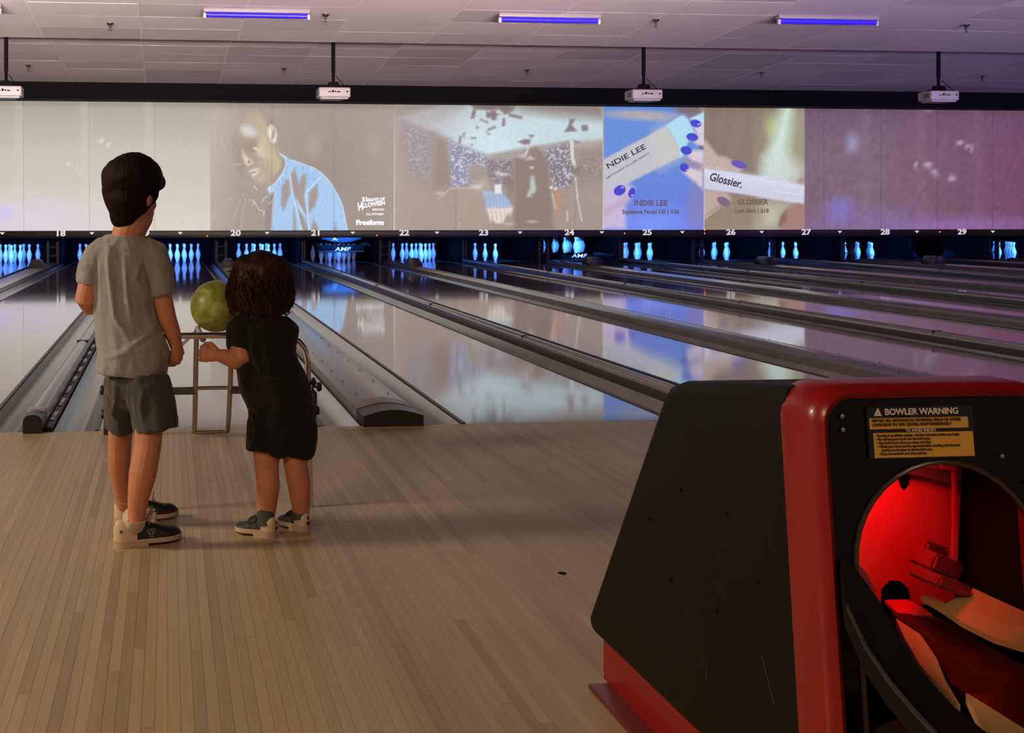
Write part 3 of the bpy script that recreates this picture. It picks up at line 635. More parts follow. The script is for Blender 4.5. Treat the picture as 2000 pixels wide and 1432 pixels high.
screen = thing('projection_screen', 'long pale projection screen of tall joined panels above the lanes', 'screen', (0, SY, Z_BOT))
x = -5.35; PWD = 1.272
while x < 21:
    o = sheet('panel', x+.002, x+PWD-.002, SY, 22, 34, paint_blank, screen, th=.02)
    x += PWD
box('frame_back', -5.4, 21.2, SY+.021, SY+.05, Z_BOT, Z_TOP, M_black, screen)
SEAMS = [-5.35+PWD*i for i in range(22)]
for s_ in SEAMS:
    if s_ < 4.6 or s_ > 13.3: box('seam_strip', s_-.0025, s_+.0025, SY-.003, SY+.002, Z_BOT, Z_TOP, mat('seam_grey', (.6, .58, .55), .8), screen)
MT_w = mat('print_white', (.2, .2, .2), .9, emit=(.86, .87, .90), estr=1)
MT_k = mat('print_dark', (.02, .02, .02), .9, emit=rgb(62, 62, 70), estr=.9)
MT_b = mat('print_brown', (.05, .05, .05), .9, emit=rgb(98, 92, 116), estr=1)
MT_g = mat('print_grey', (.05, .05, .05), .9, emit=rgb(112, 98, 84), estr=1)
def picture(name, label, u0, u1, fn, nx):
    a, b = at(u0, 300, SY).x, at(u1, 300, SY).x
    o = sheet(name, a, b, SY-.010, nx, 205, fn, th=.006); return tag(o, label, 'projected picture', 'pictures on the screens')
def ptext(p, s, u, v, hpx, m, bold=.0, rot=0, sx=1, align='CENTER', shear=0):
    q = at(u, v, SY-.012); k = (SY+CAM_D)/F_PX
    return text('lettering', s, hpx*k*1.38, m, p, q, (R(90), 0, 0) if not rot else Matrix.Rotation(0, 4, 'X').to_euler(), bold*k, .0006, align, sx, shear) if not rot else \
        text('lettering', s, hpx*k*1.38, m, p, q, (Matrix.Rotation(R(rot), 4, 'Y') @ Matrix.Rotation(R(90), 4, 'X')).to_euler(), bold*k, .0006, align, sx, shear)
P1 = picture('projected_picture', 'projected picture of a smiling man in a light blue shirt', 411, 769, paint_man, 300)
ptext(P1, 'Freeform', 722.5, 435, 9.5, MT_w, .9, 0, 1.12)
ptext(P1, '31', 713, 390, 9, MT_w, .7, -6, 1.0); ptext(P1, 'NIGHTS OF', 733, 390, 5.6, MT_w, .5, -4, .95)
ptext(P1, 'H', 704, 404, 16, MT_w, .8, -8, .7); ptext(P1, 'ALLOWEEN', 727.5, 399.5, 8.5, MT_w, .6, -8, .82)
ptext(P1, 'MARATHON', 739, 409.5, 4, MT_w, .25, 0, .75); ptext(P1, 'ALL OCTOBER', 732, 418.5, 4, MT_w, .25, 0, .95)
P2 = picture('projected_picture', 'projected picture of a decorated room with a white ceiling', 771, 1177, paint_room, 330)
P3 = picture('projected_picture', 'projected blue advert of a hand holding a tube', 1179, 1374, paint_blue, 165)
ptext(P3, 'NDIE LEE', 1223, 306, 11, MT_k, .25, -27.5, 1.5); ptext(P3, 'NETTOYANT ECLAIRCISSANT', 1226, 324, 4.2, MT_b, .1, -30, 1.35)
ptext(P3, 'INDIE LEE', 1271, 397, 11.5, MT_b, .6, 0, 1.05); ptext(P3, 'Squalane Facial Oil | $36', 1271, 414, 8.2, MT_b, .45, 0, 1.08)
P4 = picture('projected_picture', 'projected advert of a hand with a white stick, right of the blue one', 1375.5, 1571, paint_gloss, 165)
ptext(P4, 'Glossier.', 1418, 353, 17, MT_k, .5, 13, .86, shear=.12); ptext(P4, 'GLOSSIER', 1470, 395, 11, MT_g, .6, 0, 1.0); ptext(P4, 'Lash Slick | $18', 1468.5, 412, 8, MT_g, .45, 0, 1.05)

# ------------------------------------------------------------------ number board under the screens
board = thing('number_board', 'long black board with white lane numbers under the screens', 'sign', (0, SY, .55))
box('board_face', -5.4, 21.2, SY-.03, SY+.05, .553, .699, M_fascia, board, bev=.004)
NUMX = {18: -2.097, 19: -.462, 20: 1.341, 21: 2.956, 22: 4.752, 23: 6.396, 24: 8.193, 25: 9.855, 26: 11.663, 27: 13.318, 28: 15.078, 29: 16.818, 30: 18.60}
for n, x in NUMX.items(): text('numeral', str(n), .158, M_numeral, board, (x, SY-.031, .645), bold=.005, ext=.002, sx=1.28)
for n in range(16, 32):
    x = .244+1.7277*(n-19)
    prism('arrow', [(x-.048, .672), (x+.048, .672), (x, .622)], 'y', SY-.034, SY-.029, M_numeral, board)
for u, v in ((405, 461), (736, 460), (1220, 456), (1376.5, 449.5), (1376.5, 456), (1835.5, 453)):
    p = at(u, v, SY-.032); lathe('indicator_light', [(.012, 0), (.010, .01), (.002, .014)], (0, 0, 0), M_red_led, board, 10).matrix_basis = Matrix.Translation(p) @ Matrix.Rotation(R(90), 4, 'X')

# ------------------------------------------------------------------ pit: curtain, kickbacks, machines
cur = box('wall_back', -6, 24, 20.4, 20.5, -.3, 3.4, M_pit); tag(cur, 'black pit curtain behind the pins', kind='structure')
pf = box('pit_floor', -6, 24, LANE_END+.01, 20.4, -.30, -.12, M_pit); tag(pf, 'black pit floor behind the pin decks', kind='structure')
gb = box('gutter_bed', -6, 24, .004, LANE_END, -.20, -.12, M_pit); tag(gb, 'dark bed under the lanes and gutters', kind='structure')
pc = box('trim_1', -6, 24, 17.3, 20.4, 1.05, 1.1, M_pit); tag(pc, 'black cover over the pin machines', kind='structure')
M_post = mat('machine_post', (.05, .047, .05), .5, bump=.2, bscale=20)
for n in range(17, 31):
    c = (lane_x(n)+lane_x(n+1))/2; hw = (lane_x(n+1)-lane_x(n))/2-LANE_HALF-.24
    t = thing('kickback', f'dark kickback wall between the pins of lanes {WORDS[n]} and {WORDS[n+1]}', 'partition', (c, 18.1, -.1), 'kickback walls')
    box('kickback_plate', c-hw, c+hw, 18.15, 20.3, -.11, 1.04, M_kick, t)
    box('front_post', c-hw+.01, c-hw+.06, 17.75, 17.83, -.11, 1.04, M_post, t); box('front_post', c+hw-.06, c+hw-.01, 17.75, 17.83, -.11, 1.04, M_post, t)
    for z in (.16, .34, .5): box('cross_brace', c-hw+.06, c+hw-.06, 17.78, 17.80, z, z+.02, M_post, t)
# a black light over every pin deck
for n in range(17, 32):
    c = lane_x(n)
    area('pin_deck_light', (c, 17.45, .66), (c, 18.75, .20), .7, 21, (.035, .22, 1.0), sy=.06).data.spread = R(85)
area('pin_deck_light', (lane_x(21), 18.06, .36), (lane_x(21), 18.6, .12), .8, 5, (.035, .22, 1.0), sy=.04)  # added fill behind the sweep, turning the shaded pins blue
# sweeps with lettering
M_amf = mat('machine_lettering', (.7, .68, .66), .5, emit=(.35, .33, .32), estr=.8)
M_blue = mat('machine_blue', (.003, .008, .014), .5, spec=.2)
def sweep(n, z0, z1, tu, tv, label):
    c = lane_x(n); t = thing('sweep_bar', label, 'sweep bar', (c, 17.9, z0))
    prism('sweep_board', [(c-.50, z0), (c+.50, z0), (c+.52, z1), (c-.52, z1)], 'y', 17.98, 18.03, M_pit, t, bev=.006)
    box('sweep_rib', c-.5, c+.5, 17.965, 17.98, z0+.012, z0+.03, M_steel_dark, t)
    p = at(tu, tv, 17.97)
    text('lettering', 'AMF', .115, M_amf, t, p, bold=.001, ext=.001, sx=1.5, shear=.15)
    for s in (-1, 1): box('sweep_arm', c+s*.54-.015, c+s*.54+.015, 17.6, 18.6, z1-.02, z1+.04, M_steel_dark, t)
    return t
s21 = sweep(21, .215, .375, 669, 487, 'dark sweep bar lettered across the pins of lane twenty-one')
c = lane_x(21)
prism('table_front', [(c-.42+.84*i/12, .50-.075*math.sin(math.pi*i/12)) for i in range(13)]+[(c+.42, .62), (c-.42, .62)], 'y', 17.86, 17.92, M_blue, s21)
text('table_mark', 'A.', .07, M_amf, s21, at(655, 467, 17.85), bold=.004, ext=.001, sx=1.6)
s24 = sweep(24, .01, .135, 1131, 500, 'dark sweep bar lowered onto the deck of lane twenty-four')
c = lane_x(24); tb = box('pin_table', c-.70, c+.70, 18.22, 19.2, .543, .60, M_pit); tag(tb, 'dark pin table holding up the raised pins of lane twenty-four', 'pin table')
c29 = lane_x(29)
t = thing('sweep_bar', 'dark round machine cover lowered over lane twenty-nine', 'sweep bar', (c29, 17.1, .04))
lathe('cover_drum', [(.01, -.32), (.16, -.29), (.27, -.18), (.31, 0), (.27, .18), (.16, .26), (.01, .28)], (at(1815, 482, 17.1).x, 17.1, .36), M_pit, t, 20)
box('sweep_board', c29-.5, c29+.5, 18.5, 18.54, .03, .2, M_pit, t, bev=.006)

# ------------------------------------------------------------------ pins
M_pin = mat('pin_white', (.80, .80, .82), .25, coat=.4)
M_stripe = mat('pin_stripe_red', (.75, .08, .10), .3)
PROF = [(.0258, 0), (.0285, .012), (.0375, .045), (.0475, .080), (.0550, .110), (.0600, .135), (.0592, .155), (.0530, .185), (.0440, .210), (.0345, .238), (.0270, .262), (.0235, .285), (.0228, .295), (.0245, .315), (.0292, .335), (.0322, .350), (.0318, .362), (.0270, .374), (.0150, .380), (.002, .381)]
bm = bmesh.new(); add_lathe(bm, PROF, n=16); pin_me = bpy.data.meshes.new('pin'); bmesh.ops.recalc_face_normals(bm, faces=bm.faces); bm.to_mesh(pin_me); bm.free()
bm = bmesh.new()
def prof_r(z):
    for (r0, z0), (r1, z1) in zip(PROF[:-1], PROF[1:]):
        if z0 <= z <= z1: return r0+(r1-r0)*(z-z0)/(z1-z0)
str_me = []
for a, b in ((.262, .272), (.292, .302)):
    bm = bmesh.new(); add_lathe(bm, [(prof_r(a)-.003, a), (prof_r(a)+.0007, a+.0005), (prof_r(b)+.0007, b-.0005), (prof_r(b)-.003, b)], n=16)
    me = bpy.data.meshes.new('neck_stripe'); bmesh.ops.recalc_face_normals(bm, faces=bm.faces); bm.to_mesh(me); bm.free(); me.materials.append(M_stripe); str_me.append(me)
for me in [pin_me]+str_me:
    for p in me.polygons: p.use_smooth = True
pin_me.materials.append(M_pin)
WHERE = ['front pin', 'left pin of the second row', 'right pin of the second row', 'left pin of the third row', 'middle pin of the third row', 'right pin of the third row', 'leftmost pin of the back row', 'second pin from the left in the back row', 'third pin from the left in the back row', 'rightmost pin of the back row']
RACK = [((k-r/2)*.3048, r*.264) for r in range(4) for k in range(r+1)]
def pins(n, keep=range(10), dz=0):
    for i in keep:
        x, y = RACK[i]
        o = bpy.data.objects.new('bowling_pin', pin_me); o.location = (lane_x(n)+x, 18.29+y, dz); COL.objects.link(o)
        tag(o, f'white bowling pin, {WHERE[i]} on lane {WORDS[n]}', 'bowling pin', f'pins of lane {WORDS[n]}')
        for me in str_me:
            s = bpy.data.objects.new('neck_stripe', me); COL.objects.link(s); s.parent = o
for n in (17, 18, 19, 20, 21, 22, 26, 27, 28, 30): pins(n)
pins(23, (3, 1, 0)); pins(24, range(10), .162); pins(25, (3, 7, 4, 8, 1, 2, 5))

# ------------------------------------------------------------------ ball return hood in the foreground
M_hood = mat('hood_charcoal', (.0085, .0080, .0055), .55, spec=.10, bump=.12, bscale=420, vary=.1, vscale=6)
M_hred = mat('hood_red', (.26, .008, .006), .30, spec=.35, coat=.15, vary=.06, vscale=10)
M_gloss = mat('gloss_black', (.004, .002, .0015), .10, spec=.25)
M_inner = mat('inner_plate', (.60, .07, .07), .35)  # red of the mouth lamp put into the base colour
M_dkred = mat('inner_track', (.05, .006, .005), .22, coat=.3)
M_tan = mat('belt_tan', (.48, .27, .11), .6, bump=.1, bscale=300)
M_guard = mat('guard_rubber', (.0035, .003, .0026), .6, spec=.18)
M_lblack = mat('label_black', (.010, .007, .006), .3)
M_lyel = mat('label_yellow', (.72, .38, .05), .45)
M_lwht = mat('label_white', (.75, .66, .58), .5)
M_ltxt = mat('label_ink', (.09, .04, .01), .5)
BR = thing('ball_return', 'charcoal and red ball return hood with a glowing red mouth', 'ball return', (1.045, -3.5, 0))
XL, XR = .87, 1.22
prof = [(-3.19, .180), (-3.183, .215), (-3.535, .730), (-3.555, .748), (-3.60, .762), (-3.93, .806), (-3.997, .185)]
bm = bmesh.new(); add_prism(bm, prof, 'x', XL, XR); bmesh.ops.recalc_face_normals(bm, faces=bm.faces)
bm.faces.ensure_lookup_table()
dele = [f for f in bm.faces if f.normal.y < -.9]
bmesh.ops.delete(bm, geom=dele, context='FACES_ONLY')
es = [e for e in bm.edges if len(e.link_faces) == 2 and e.calc_face_angle(0) > R(60)]
bmesh.ops.bevel(bm, geom=es, offset=.022, segments=4, affect='EDGES', profile=.5, clamp_overlap=True)
bmesh.ops.solidify(bm, geom=bm.faces[:], thickness=.012)
shell = finish(bm, 'hood_shell', M_hood, BR, smooth=True)
for y, z in ((-3.611, .578), (-3.768, .580), (-3.489, .494), (-3.572, .412), (-3.860, .502), (-3.736, .416)):
    o = lathe('screw_hole', [(.0035, 0), (.0035, .002), (.001, .0022)], (0, 0, 0), M_black, shell, 10); o.matrix_basis = Matrix.Translation((XL-.0008, y, z)) @ Matrix.Rotation(R(-90), 4, 'Y') @ Matrix.Translation((0, 0, -.0012))
for (y0, z0, y1, z1) in ((-3.70, .318, -3.703, .285), (-3.87, .40, -3.905, .34)):
    tube('scratch', [(XL-.0001, y0, z0), (XL-.0001, y1, z1)], .0005, mat('scratch_grey', (.06, .06, .055), .6), shell, n=5)
def lean(z): return -.108*(.806-z)
def rrect(x0, x1, z0, z1, r, k=6):
    pts = []
    for cx_, cz, a0 in ((x1-r, z1-r, 0), (x0+r, z1-r, 90), (x0+r, z0+r, 180), (x1-r, z0+r, 270)):
        for i in range(k+1): a = R(a0+90*i/k); pts.append((cx_+r*math.cos(a), cz+r*math.sin(a)))
    return pts
def ring_loft(name, loops, m, parent, close=False):
    """loops: list of lists of 3-D points with equal counts, joined one to the next"""
    bm = bmesh.new(); L = [[bm.verts.new(p) for p in lp] for lp in loops]; n = len(L[0])
    pairs = list(zip(L[:-1], L[1:]))+([(L[-1], L[0])] if close else [])
    for a, b in pairs:
        for j in range(n): bm.faces.new((a[j], a[(j+1) % n], b[(j+1) % n], b[j]))
    return finish(bm, name, m, parent, smooth=True)
def plane_loop(pts, y): return [(x, y+lean(z), z) for x, z in pts]
ring_loft('front_frame', [plane_loop(rrect(XL+.003, XR-.003, .185, .809, .045), -3.905), plane_loop(rrect(XL-.004, XR+.004, .180, .815, .05), -3.932), plane_loop(rrect(XL-.004, XR+.004, .180, .816, .05), -3.985),
          plane_loop(rrect(XL, XR, .184, .813, .047), -4.004), plane_loop(rrect(XL+.008, XR-.008, .192, .806, .042), -4.011), plane_loop(rrect(XL+.016, XR-.016, .20, .798, .036), -4.005), plane_loop(rrect(XL+.018, XR-.018, .202, .796, .034), -3.96)], M_hred, BR, close=True)
# glossy face plate with an arched mouth
MX, MZ, MR = 1.050, .577, .133
outer = rrect(XL+.019, XR-.019, .203, .795, .033, 8)
mouth = [(MX+MR, .22)]+[(MX+MR*math.cos(R(a)), MZ+MR*math.sin(R(a))) for a in range(0, 181, 10)]+[(MX-MR, .22)]
def bridge(y):
    bm = bmesh.new()
    o_ = [bm.verts.new((x, y+lean(z), z)) for x, z in outer]; i_ = [bm.verts.new((x, y+lean(z), z)) for x, z in mouth]
    eo = [bm.edges.new((o_[k], o_[(k+1) % len(o_)])) for k in range(len(o_))]; ei = [bm.edges.new((i_[k], i_[(k+1) % len(i_)])) for k in range(len(i_))]
    bmesh.ops.triangle_fill(bm, use_beauty=True, edges=eo+ei)
    bmesh.ops.solidify(bm, geom=bm.faces[:], thickness=.006)
    return finish(bm, 'face_plate', M_gloss, BR)
face = bridge(-3.992)
FY = -4.0
tube('mouth_rim', [(x, FY+lean(z), z) for x, z in mouth], .0035, mat('rim_brown', (.05, .03, .02), .25), face, n=8)
for u, v in ((1640, 812), (1640, 838), (1945, 888), (1988, 937)):
    p = at(u, v, FY); o = lathe('rivet', [(.0035, 0), (.003, .002), (.001, .0028)], (0, 0, 0), M_chrome_old, face, 10); o.matrix_basis = Matrix.Translation((p.x, FY-.001+lean(p.z), p.z)) @ Matrix.Rotation(R(90), 4, 'X')
# warning label
def lab(u0, v0, u1, v1, m, th, name):
    a = at(u0, v0, FY-.004); b = at(u1, v1, FY-.004)
    bm = bmesh.new(); add_prism(bm, [(a.x, b.z), (b.x, b.z), (b.x, a.z), (a.x, a.z)], 'y', -.0005, th)
    for v in bm.verts: v.co.y = FY-.0012-v.co.y*0+lean(v.co.z)-(th if v.co.y > 0 else 0)
    return finish(bm, name, m, face)
lab(1692, 795, 1898, 890, M_lblack, .0006, 'warning_label'); lab(1696, 817, 1888, 834, M_lyel, .0010, 'label_band'); lab(1702, 845, 1896, 888, M_lyel, .0010, 'label_band')
def ltext(s, u, v, h, m, bold=.0, sx=1, align='LEFT'):
    p = at(u, v, FY-.004); k = 1.46/F_PX
    rot = (math.pi/2-math.atan(.108), 0, 0)
    text('lettering', s, h*k*1.4, m, face, (p.x, FY-.0029+lean(p.z), p.z), rot, bold*k, .0003, align, sx)
ltext('BOWLER WARNING', 1726, 805, 12.5, M_lwht, .5, 1.0)
a = at(1713, 805, FY-.004)
prism('warning_triangle', [(a.x-.0055, a.z-.005), (a.x+.0055, a.z-.005), (a.x, a.z+.006)], 'y', FY-.0032+lean(a.z), FY-.002+lean(a.z), M_lwht, face)
ltext('!', 1712, 806, 6, M_ltxt, .3, 1, 'CENTER')
ltext('REPORT ALL MECHANICAL PROBLEMS, SPILLS OR OTHER', 1700, 821.5, 5.6, M_ltxt, .35, .965); ltext('CONCERNS TO THE CENTER STAFF IMMEDIATELY', 1701, 829.5, 5.6, M_ltxt, .35, .965)
ltext('TO AVOID INJURY:', 1794, 839.5, 5.6, M_lwht, .1, 1.0, 'CENTER')
for i, (s, du) in enumerate((('\u2022 Bowling is an athletic activity - Ask for instruction before you begin', 0), ('\u2022 Do not put your hands into the ball return', 1), ('\u2022 Stay back if your shoes are damp and dirty', 2), ('\u2022 Check your shoes and the approach before bowling and whenever', 3), ('   you leave and return to the bowler\u2019s area', 5), ('\u2022 Keep the bowler\u2019s area clean and dry', 5))):
    ltext(s, 1705+du, 850+6.9*i, 5.0, M_ltxt, .25, .93)
# inside of the mouth
def plate_px(name, pts, Y0, th, m, parent=BR):
    P = [at(u, v, Y0) for u, v in pts]
    return prism(name, [(p.x, p.z) for p in P], 'y', Y0, Y0+th, m, parent)
IY = -3.845
plate_px('inner_plate', [(1600, 880), (1752, 893), (1753, 925), (1758, 950), (1768, 961), (1778, 950), (1780, 925), (1781, 893), (1879, 905), (1870, 1110), (1866, 1180), (1782, 1182), (1775, 1150), (1758, 1135), (1738, 1134), (1722, 1150), (1720, 1182), (1600, 1185)], IY, .004, M_inner)
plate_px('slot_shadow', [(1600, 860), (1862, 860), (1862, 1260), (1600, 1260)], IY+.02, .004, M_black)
plate_px('top_bracket', [(1700, 899), (1832, 916), (1838, 893), (1848, 895), (1849, 917), (1864, 922), (1864, 899), (1843, 894), (1868, 905), (1872, 940), (1864, 950), (1800, 930), (1700, 918)][0:3]+[(1838, 893), (1868, 905), (1870, 948), (1800, 930), (1700, 912)], IY-.014, .004, mat('bracket_dark', (.12, .1, .1), .3))
plate_px('corner_bracket', [(1838, 897), (1868, 906), (1871, 1108), (1862, 1108), (1864, 950), (1861, 920), (1840, 917)], IY-.022, .006, M_inner)
plate_px('lit_corner', [(1600, 1080), (1668, 1094), (1690, 1115), (1714, 1158), (1668, 1118), (1600, 1110)], -3.965, .006, M_inner)
def ribbon(name, L, Rt, Y, th, m, parent=BR):
    bm = bmesh.new(); T = []; B = []
    for l, r, y in zip(L, Rt, Y):
        ya, yb = y if isinstance(y, tuple) else (y, y)
        a, b = at(*l, ya), at(*r, yb); T.append((bm.verts.new(a), bm.verts.new(b))); d = Vector((0, 0, -th)); B.append((bm.verts.new(a+d), bm.verts.new(b+d)))
    for i in range(len(T)-1):
        bm.faces.new((T[i][0], T[i][1], T[i+1][1], T[i+1][0])); bm.faces.new((B[i][0], B[i+1][0], B[i+1][1], B[i][1]))
        bm.faces.new((T[i][0], T[i+1][0], B[i+1][0], B[i][0])); bm.faces.new((T[i][1], B[i][1], B[i+1][1], T[i+1][1]))
    bm.faces.new((T[0][0], B[0][0], B[0][1], T[0][1])); bm.faces.new((T[-1][0], T[-1][1], B[-1][1], B[-1][0]))
    return finish(bm, name, m, parent, smooth=True)
ribbon('entry_shelf', [(1728, 1172), (1745, 1190), (1762, 1203)], [(1772, 1171), (1800, 1185), (1822, 1201)], [-3.86, -3.885, -3.91], .006, M_inner)
ribbon('ball_track', [(1740, 1196), (1790, 1232), (1832, 1285), (1858, 1336), (1900, 1362), (2000, 1440)], [(1822, 1203), (1868, 1222), (1920, 1256), (1970, 1285), (2020, 1310), (2090, 1350)], [-3.905, -3.935, -3.97, -4.015, -4.06, -4.13], .02, M_dkred)
ribbon('lift_belt', [(1750, 1208), (1766, 1245), (1797, 1298), (1838, 1345), (1874, 1380)], [(1756, 1212), (1797, 1239), (1829, 1285), (1847, 1330), (1876, 1378)], [-3.95, -3.99, -4.03, -4.07, -4.10], .012, M_tan)
ribbon('lift_belt', [(1886, 1356), (1905, 1395), (1945, 1450)], [(1889, 1354), (1950, 1392), (2050, 1455)], [-4.10, -4.14, -4.19], .012, M_tan)
ribbon('side_belt', [(1800, 1164), (1836, 1185), (1880, 1215), (1940, 1245), (2006, 1265)], [(1814, 1161), (1852, 1181), (1901, 1149), (1950, 1172), (2006, 1197)], [(-3.91, -3.90), (-3.94, -3.92), (-3.97, -3.92), (-4.01, -3.94), (-4.08, -3.97)], .008, M_tan)
ribbon('left_guard', [(1640, 1090), (1650, 1180), (1686, 1262), (1732, 1330), (1790, 1398), (1870, 1480)], [(1669, 1108), (1712, 1165), (1748, 1228), (1795, 1305), (1860, 1378), (1970, 1465)], [-4.035, -4.06, -4.10, -4.15, -4.21, -4.29], .03, M_guard)
ribbon('guard_lip', [(1652, 1182), (1690, 1264), (1737, 1333), (1794, 1400), (1872, 1480)], [(1656, 1180), (1695, 1262), (1741, 1329), (1798, 1396), (1877, 1478)], [-4.066, -4.106, -4.156, -4.216, -4.296], .004, mat('guard_edge', (.03, .028, .025), .4))
p0 = at(1640, 1150, -4.05)
bm = bmesh.new(); add_box(bm, .895, .985, -4.20, -4.07, .20, .40, .03, 3); finish(bm, 'lower_housing', M_guard, BR, smooth=True)
# red scoop bracket
c0 = at(1835, 1115, -3.92)
S = thing('scoop_tmp', '', '') if False else None
bm = bmesh.new()
for (a, b, z0, z1, y0, y1) in ((-.040, .040, -.022, -.004, -.03, .02), (-.034, .036, -.004, .022, -.01, .03), (-.018, .040, .010, .034, .018, .03)):
    r = bmesh.ops.create_cube(bm, size=1)
    for v in r['verts']: v.co = Vector(((a+b)/2+v.co.x*(b-a), (y0+y1)/2+v.co.y*(y1-y0), (z0+z1)/2+v.co.z*(z1-z0)))
bmesh.ops.bevel(bm, geom=bm.edges[:], offset=.004, segments=2, affect='EDGES')
bmesh.ops.rotate(bm, verts=bm.verts, cent=(0, 0, 0), matrix=Matrix.Rotation(R(22), 3, 'Y') @ Matrix.Rotation(R(20), 3, 'Z'))
bmesh.ops.translate(bm, verts=bm.verts, vec=c0)
scoop = finish(bm, 'ball_stop', mat('stop_red', (.25, .012, .012), .4), BR, smooth=True)  # the lamp's red is put into this colour as well
# red lamp inside the hood
l_ = area('mouth_red_lamp', (1.03, -3.945, .750), (1.03, -3.84, .56), .06, .40, (1, .012, .018)); l_.data.spread = R(110)
# plinth
box('plinth',   .967, 1.145, -3.90, -3.03, 0.012, .186, M_hred, BR); box('floor_flange', .922, 1.19, -3.92, -3.052, 0, .012, mat('flange_red', (.13, .010, .012), .35), BR, bev=.004)
box('back_post', .99, 1.12, -3.40, -3.24, .17, .30, M_black, BR)
tube('floor_cable', [at(1165, 1300, -2.90)*1+Vector((0, 0, 0)), (.985, -2.99, .006), (1.02, -3.05, .006)][1:]+[(1.06, -3.06, .02)], .005, M_lwht, BR, n=6)

# ------------------------------------------------------------------ bowling ramp on lane nineteen, ball on top
RX = .203
RP = thing('bowling_ramp', 'chrome tube bowling ramp standing between the children and lane nineteen', 'ramp', (RX, -.8, 0))
hw = .30; yb = -1.45
path = [(RX+hw+.003, -1.478, .0), (RX+hw, yb, .30), (RX+hw-.002, yb, .50)]+arc((RX+hw-.002, yb, .51), (RX+hw-.01, yb, .61), (RX+hw-.11, yb, .613), 8)+[(RX, yb, .613)]
path = path+[(2*RX-x, y, z) for x, y, z in [tuple(p) for p in path[::-1]][1:]]
tube('support_frame', path, .0115, M_chrome, RP, n=14)
for s in (-1, 1):
    x = RX+s*.0785
    pts = [(x, yb+.0, .600), (x, -1.2, .588), (x, -.95, .574), (x, -.75, .568), (x, -.62, .545), (x, -.52, .48), (x, -.42, .345), (x, -.33, .20), (x, -.24, .085), (x, -.15, .016)]
    tube('rail', pts, .0115, M_chrome_old, RP, n=12)
tube('rail_crossbar', [(RX-.0785, -.36, .255), (RX+.0785, -.36, .255)], .009, M_chrome_old, RP)
tube('rail_crossbar', [(RX-.0785, -.15, .014), (RX+.0785, -.15, .014)], .009, M_chrome_old, RP)
for s in (-1, 1):
    x1 = RX+s*.0785; x2 = RX+s*.485
    bm = bmesh.new(); add_box(bm, min(x1, x1+s*.13), max(x1, x1+s*.13), -.372, -.366, .228, .262); finish(bm, 'brace_bar', M_steel_dark, RP)
    tube('stabilizer', [(x1+s*.12, -.369, .245), (x2-s*.03, -.26, .235), (x2, -.22, .20), (x2+s*.01, -.10, .006)], .012, M_rail, RP, n=8)
    for z, y in ((.235, -.25), (.11, -.17)):
        o = lathe('knob', [(.006, -.02), (.006, 0), (.02, .003), (.023, .014), (.018, .024), (.004, .026)], (0, 0, 0), M_capblack, RP, 8); o.matrix_basis = Matrix.Translation((x2+s*.004, y, z)) @ Matrix.Rotation(R(90*s), 4, 'Y')
    tube('side_brace', [(RX+s*hw, yb, .44), (RX+s*.0785, -.62, .545)], .007, M_chrome_old, RP, n=8)
    o = lathe('knob', [(.005, 0), (.016, .003), (.018, .012), (.004, .02)], (0, 0, 0), M_capblack, RP, 8); o.matrix_basis = Matrix.Translation((RX+s*(hw+.01), yb, .44)) @ Matrix.Rotation(R(90*s), 4, 'Y')
def marble():
    m = mat('ball_green_marble', (.2, .22, .05), .38, spec=.35); nt = m.node_tree; p = nt.nodes['Principled BSDF']
    tc = nt.nodes.new('ShaderNodeTexCoord'); n = nt.nodes.new('ShaderNodeTexNoise'); n.inputs['Scale'].default_value = 9; n.inputs['Detail'].default_value = 6; n.inputs['Distortion'].default_value = 1.2
    cr = nt.nodes.new('ShaderNodeValToRGB'); e = cr.color_ramp.elements; e[0].position = .32; e[0].color = (.10, .11, .012, 1); e[1].position = .72; e[1].color = (.42, .44, .16, 1); q = e.new(.52); q.color = (.22, .24, .04, 1)
    nt.links.new(tc.outputs['Object'], n.inputs['Vector']); nt.links.new(n.outputs[0], cr.inputs[0]); nt.links.new(cr.outputs[0], p.inputs['Base Color']); return m
bm = bmesh.new(); bmesh.ops.create_uvsphere(bm, u_segments=48, v_segments=32, radius=.108)
ball = finish(bm, 'bowling_ball', marble(), smooth='all', loc=(RX-.002, -.75, .6585)); tag(ball, 'green marbled bowling ball resting on top of the ramp', 'bowling ball')
for dx, dy in ((-.02, .05), (.02, .05), (0, .005)):
    d = Vector((dx, .06+dy, .095)).normalized(); o = lathe('finger_hole', [(.011, -.004), (.011, .0006), (.002, .0008)], (0, 0, 0), M_black, None, 12)
    o.parent = ball; o.matrix_basis = Matrix.Translation(d*.1076) @ d.to_track_quat('Z', 'Y').to_matrix().to_4x4()

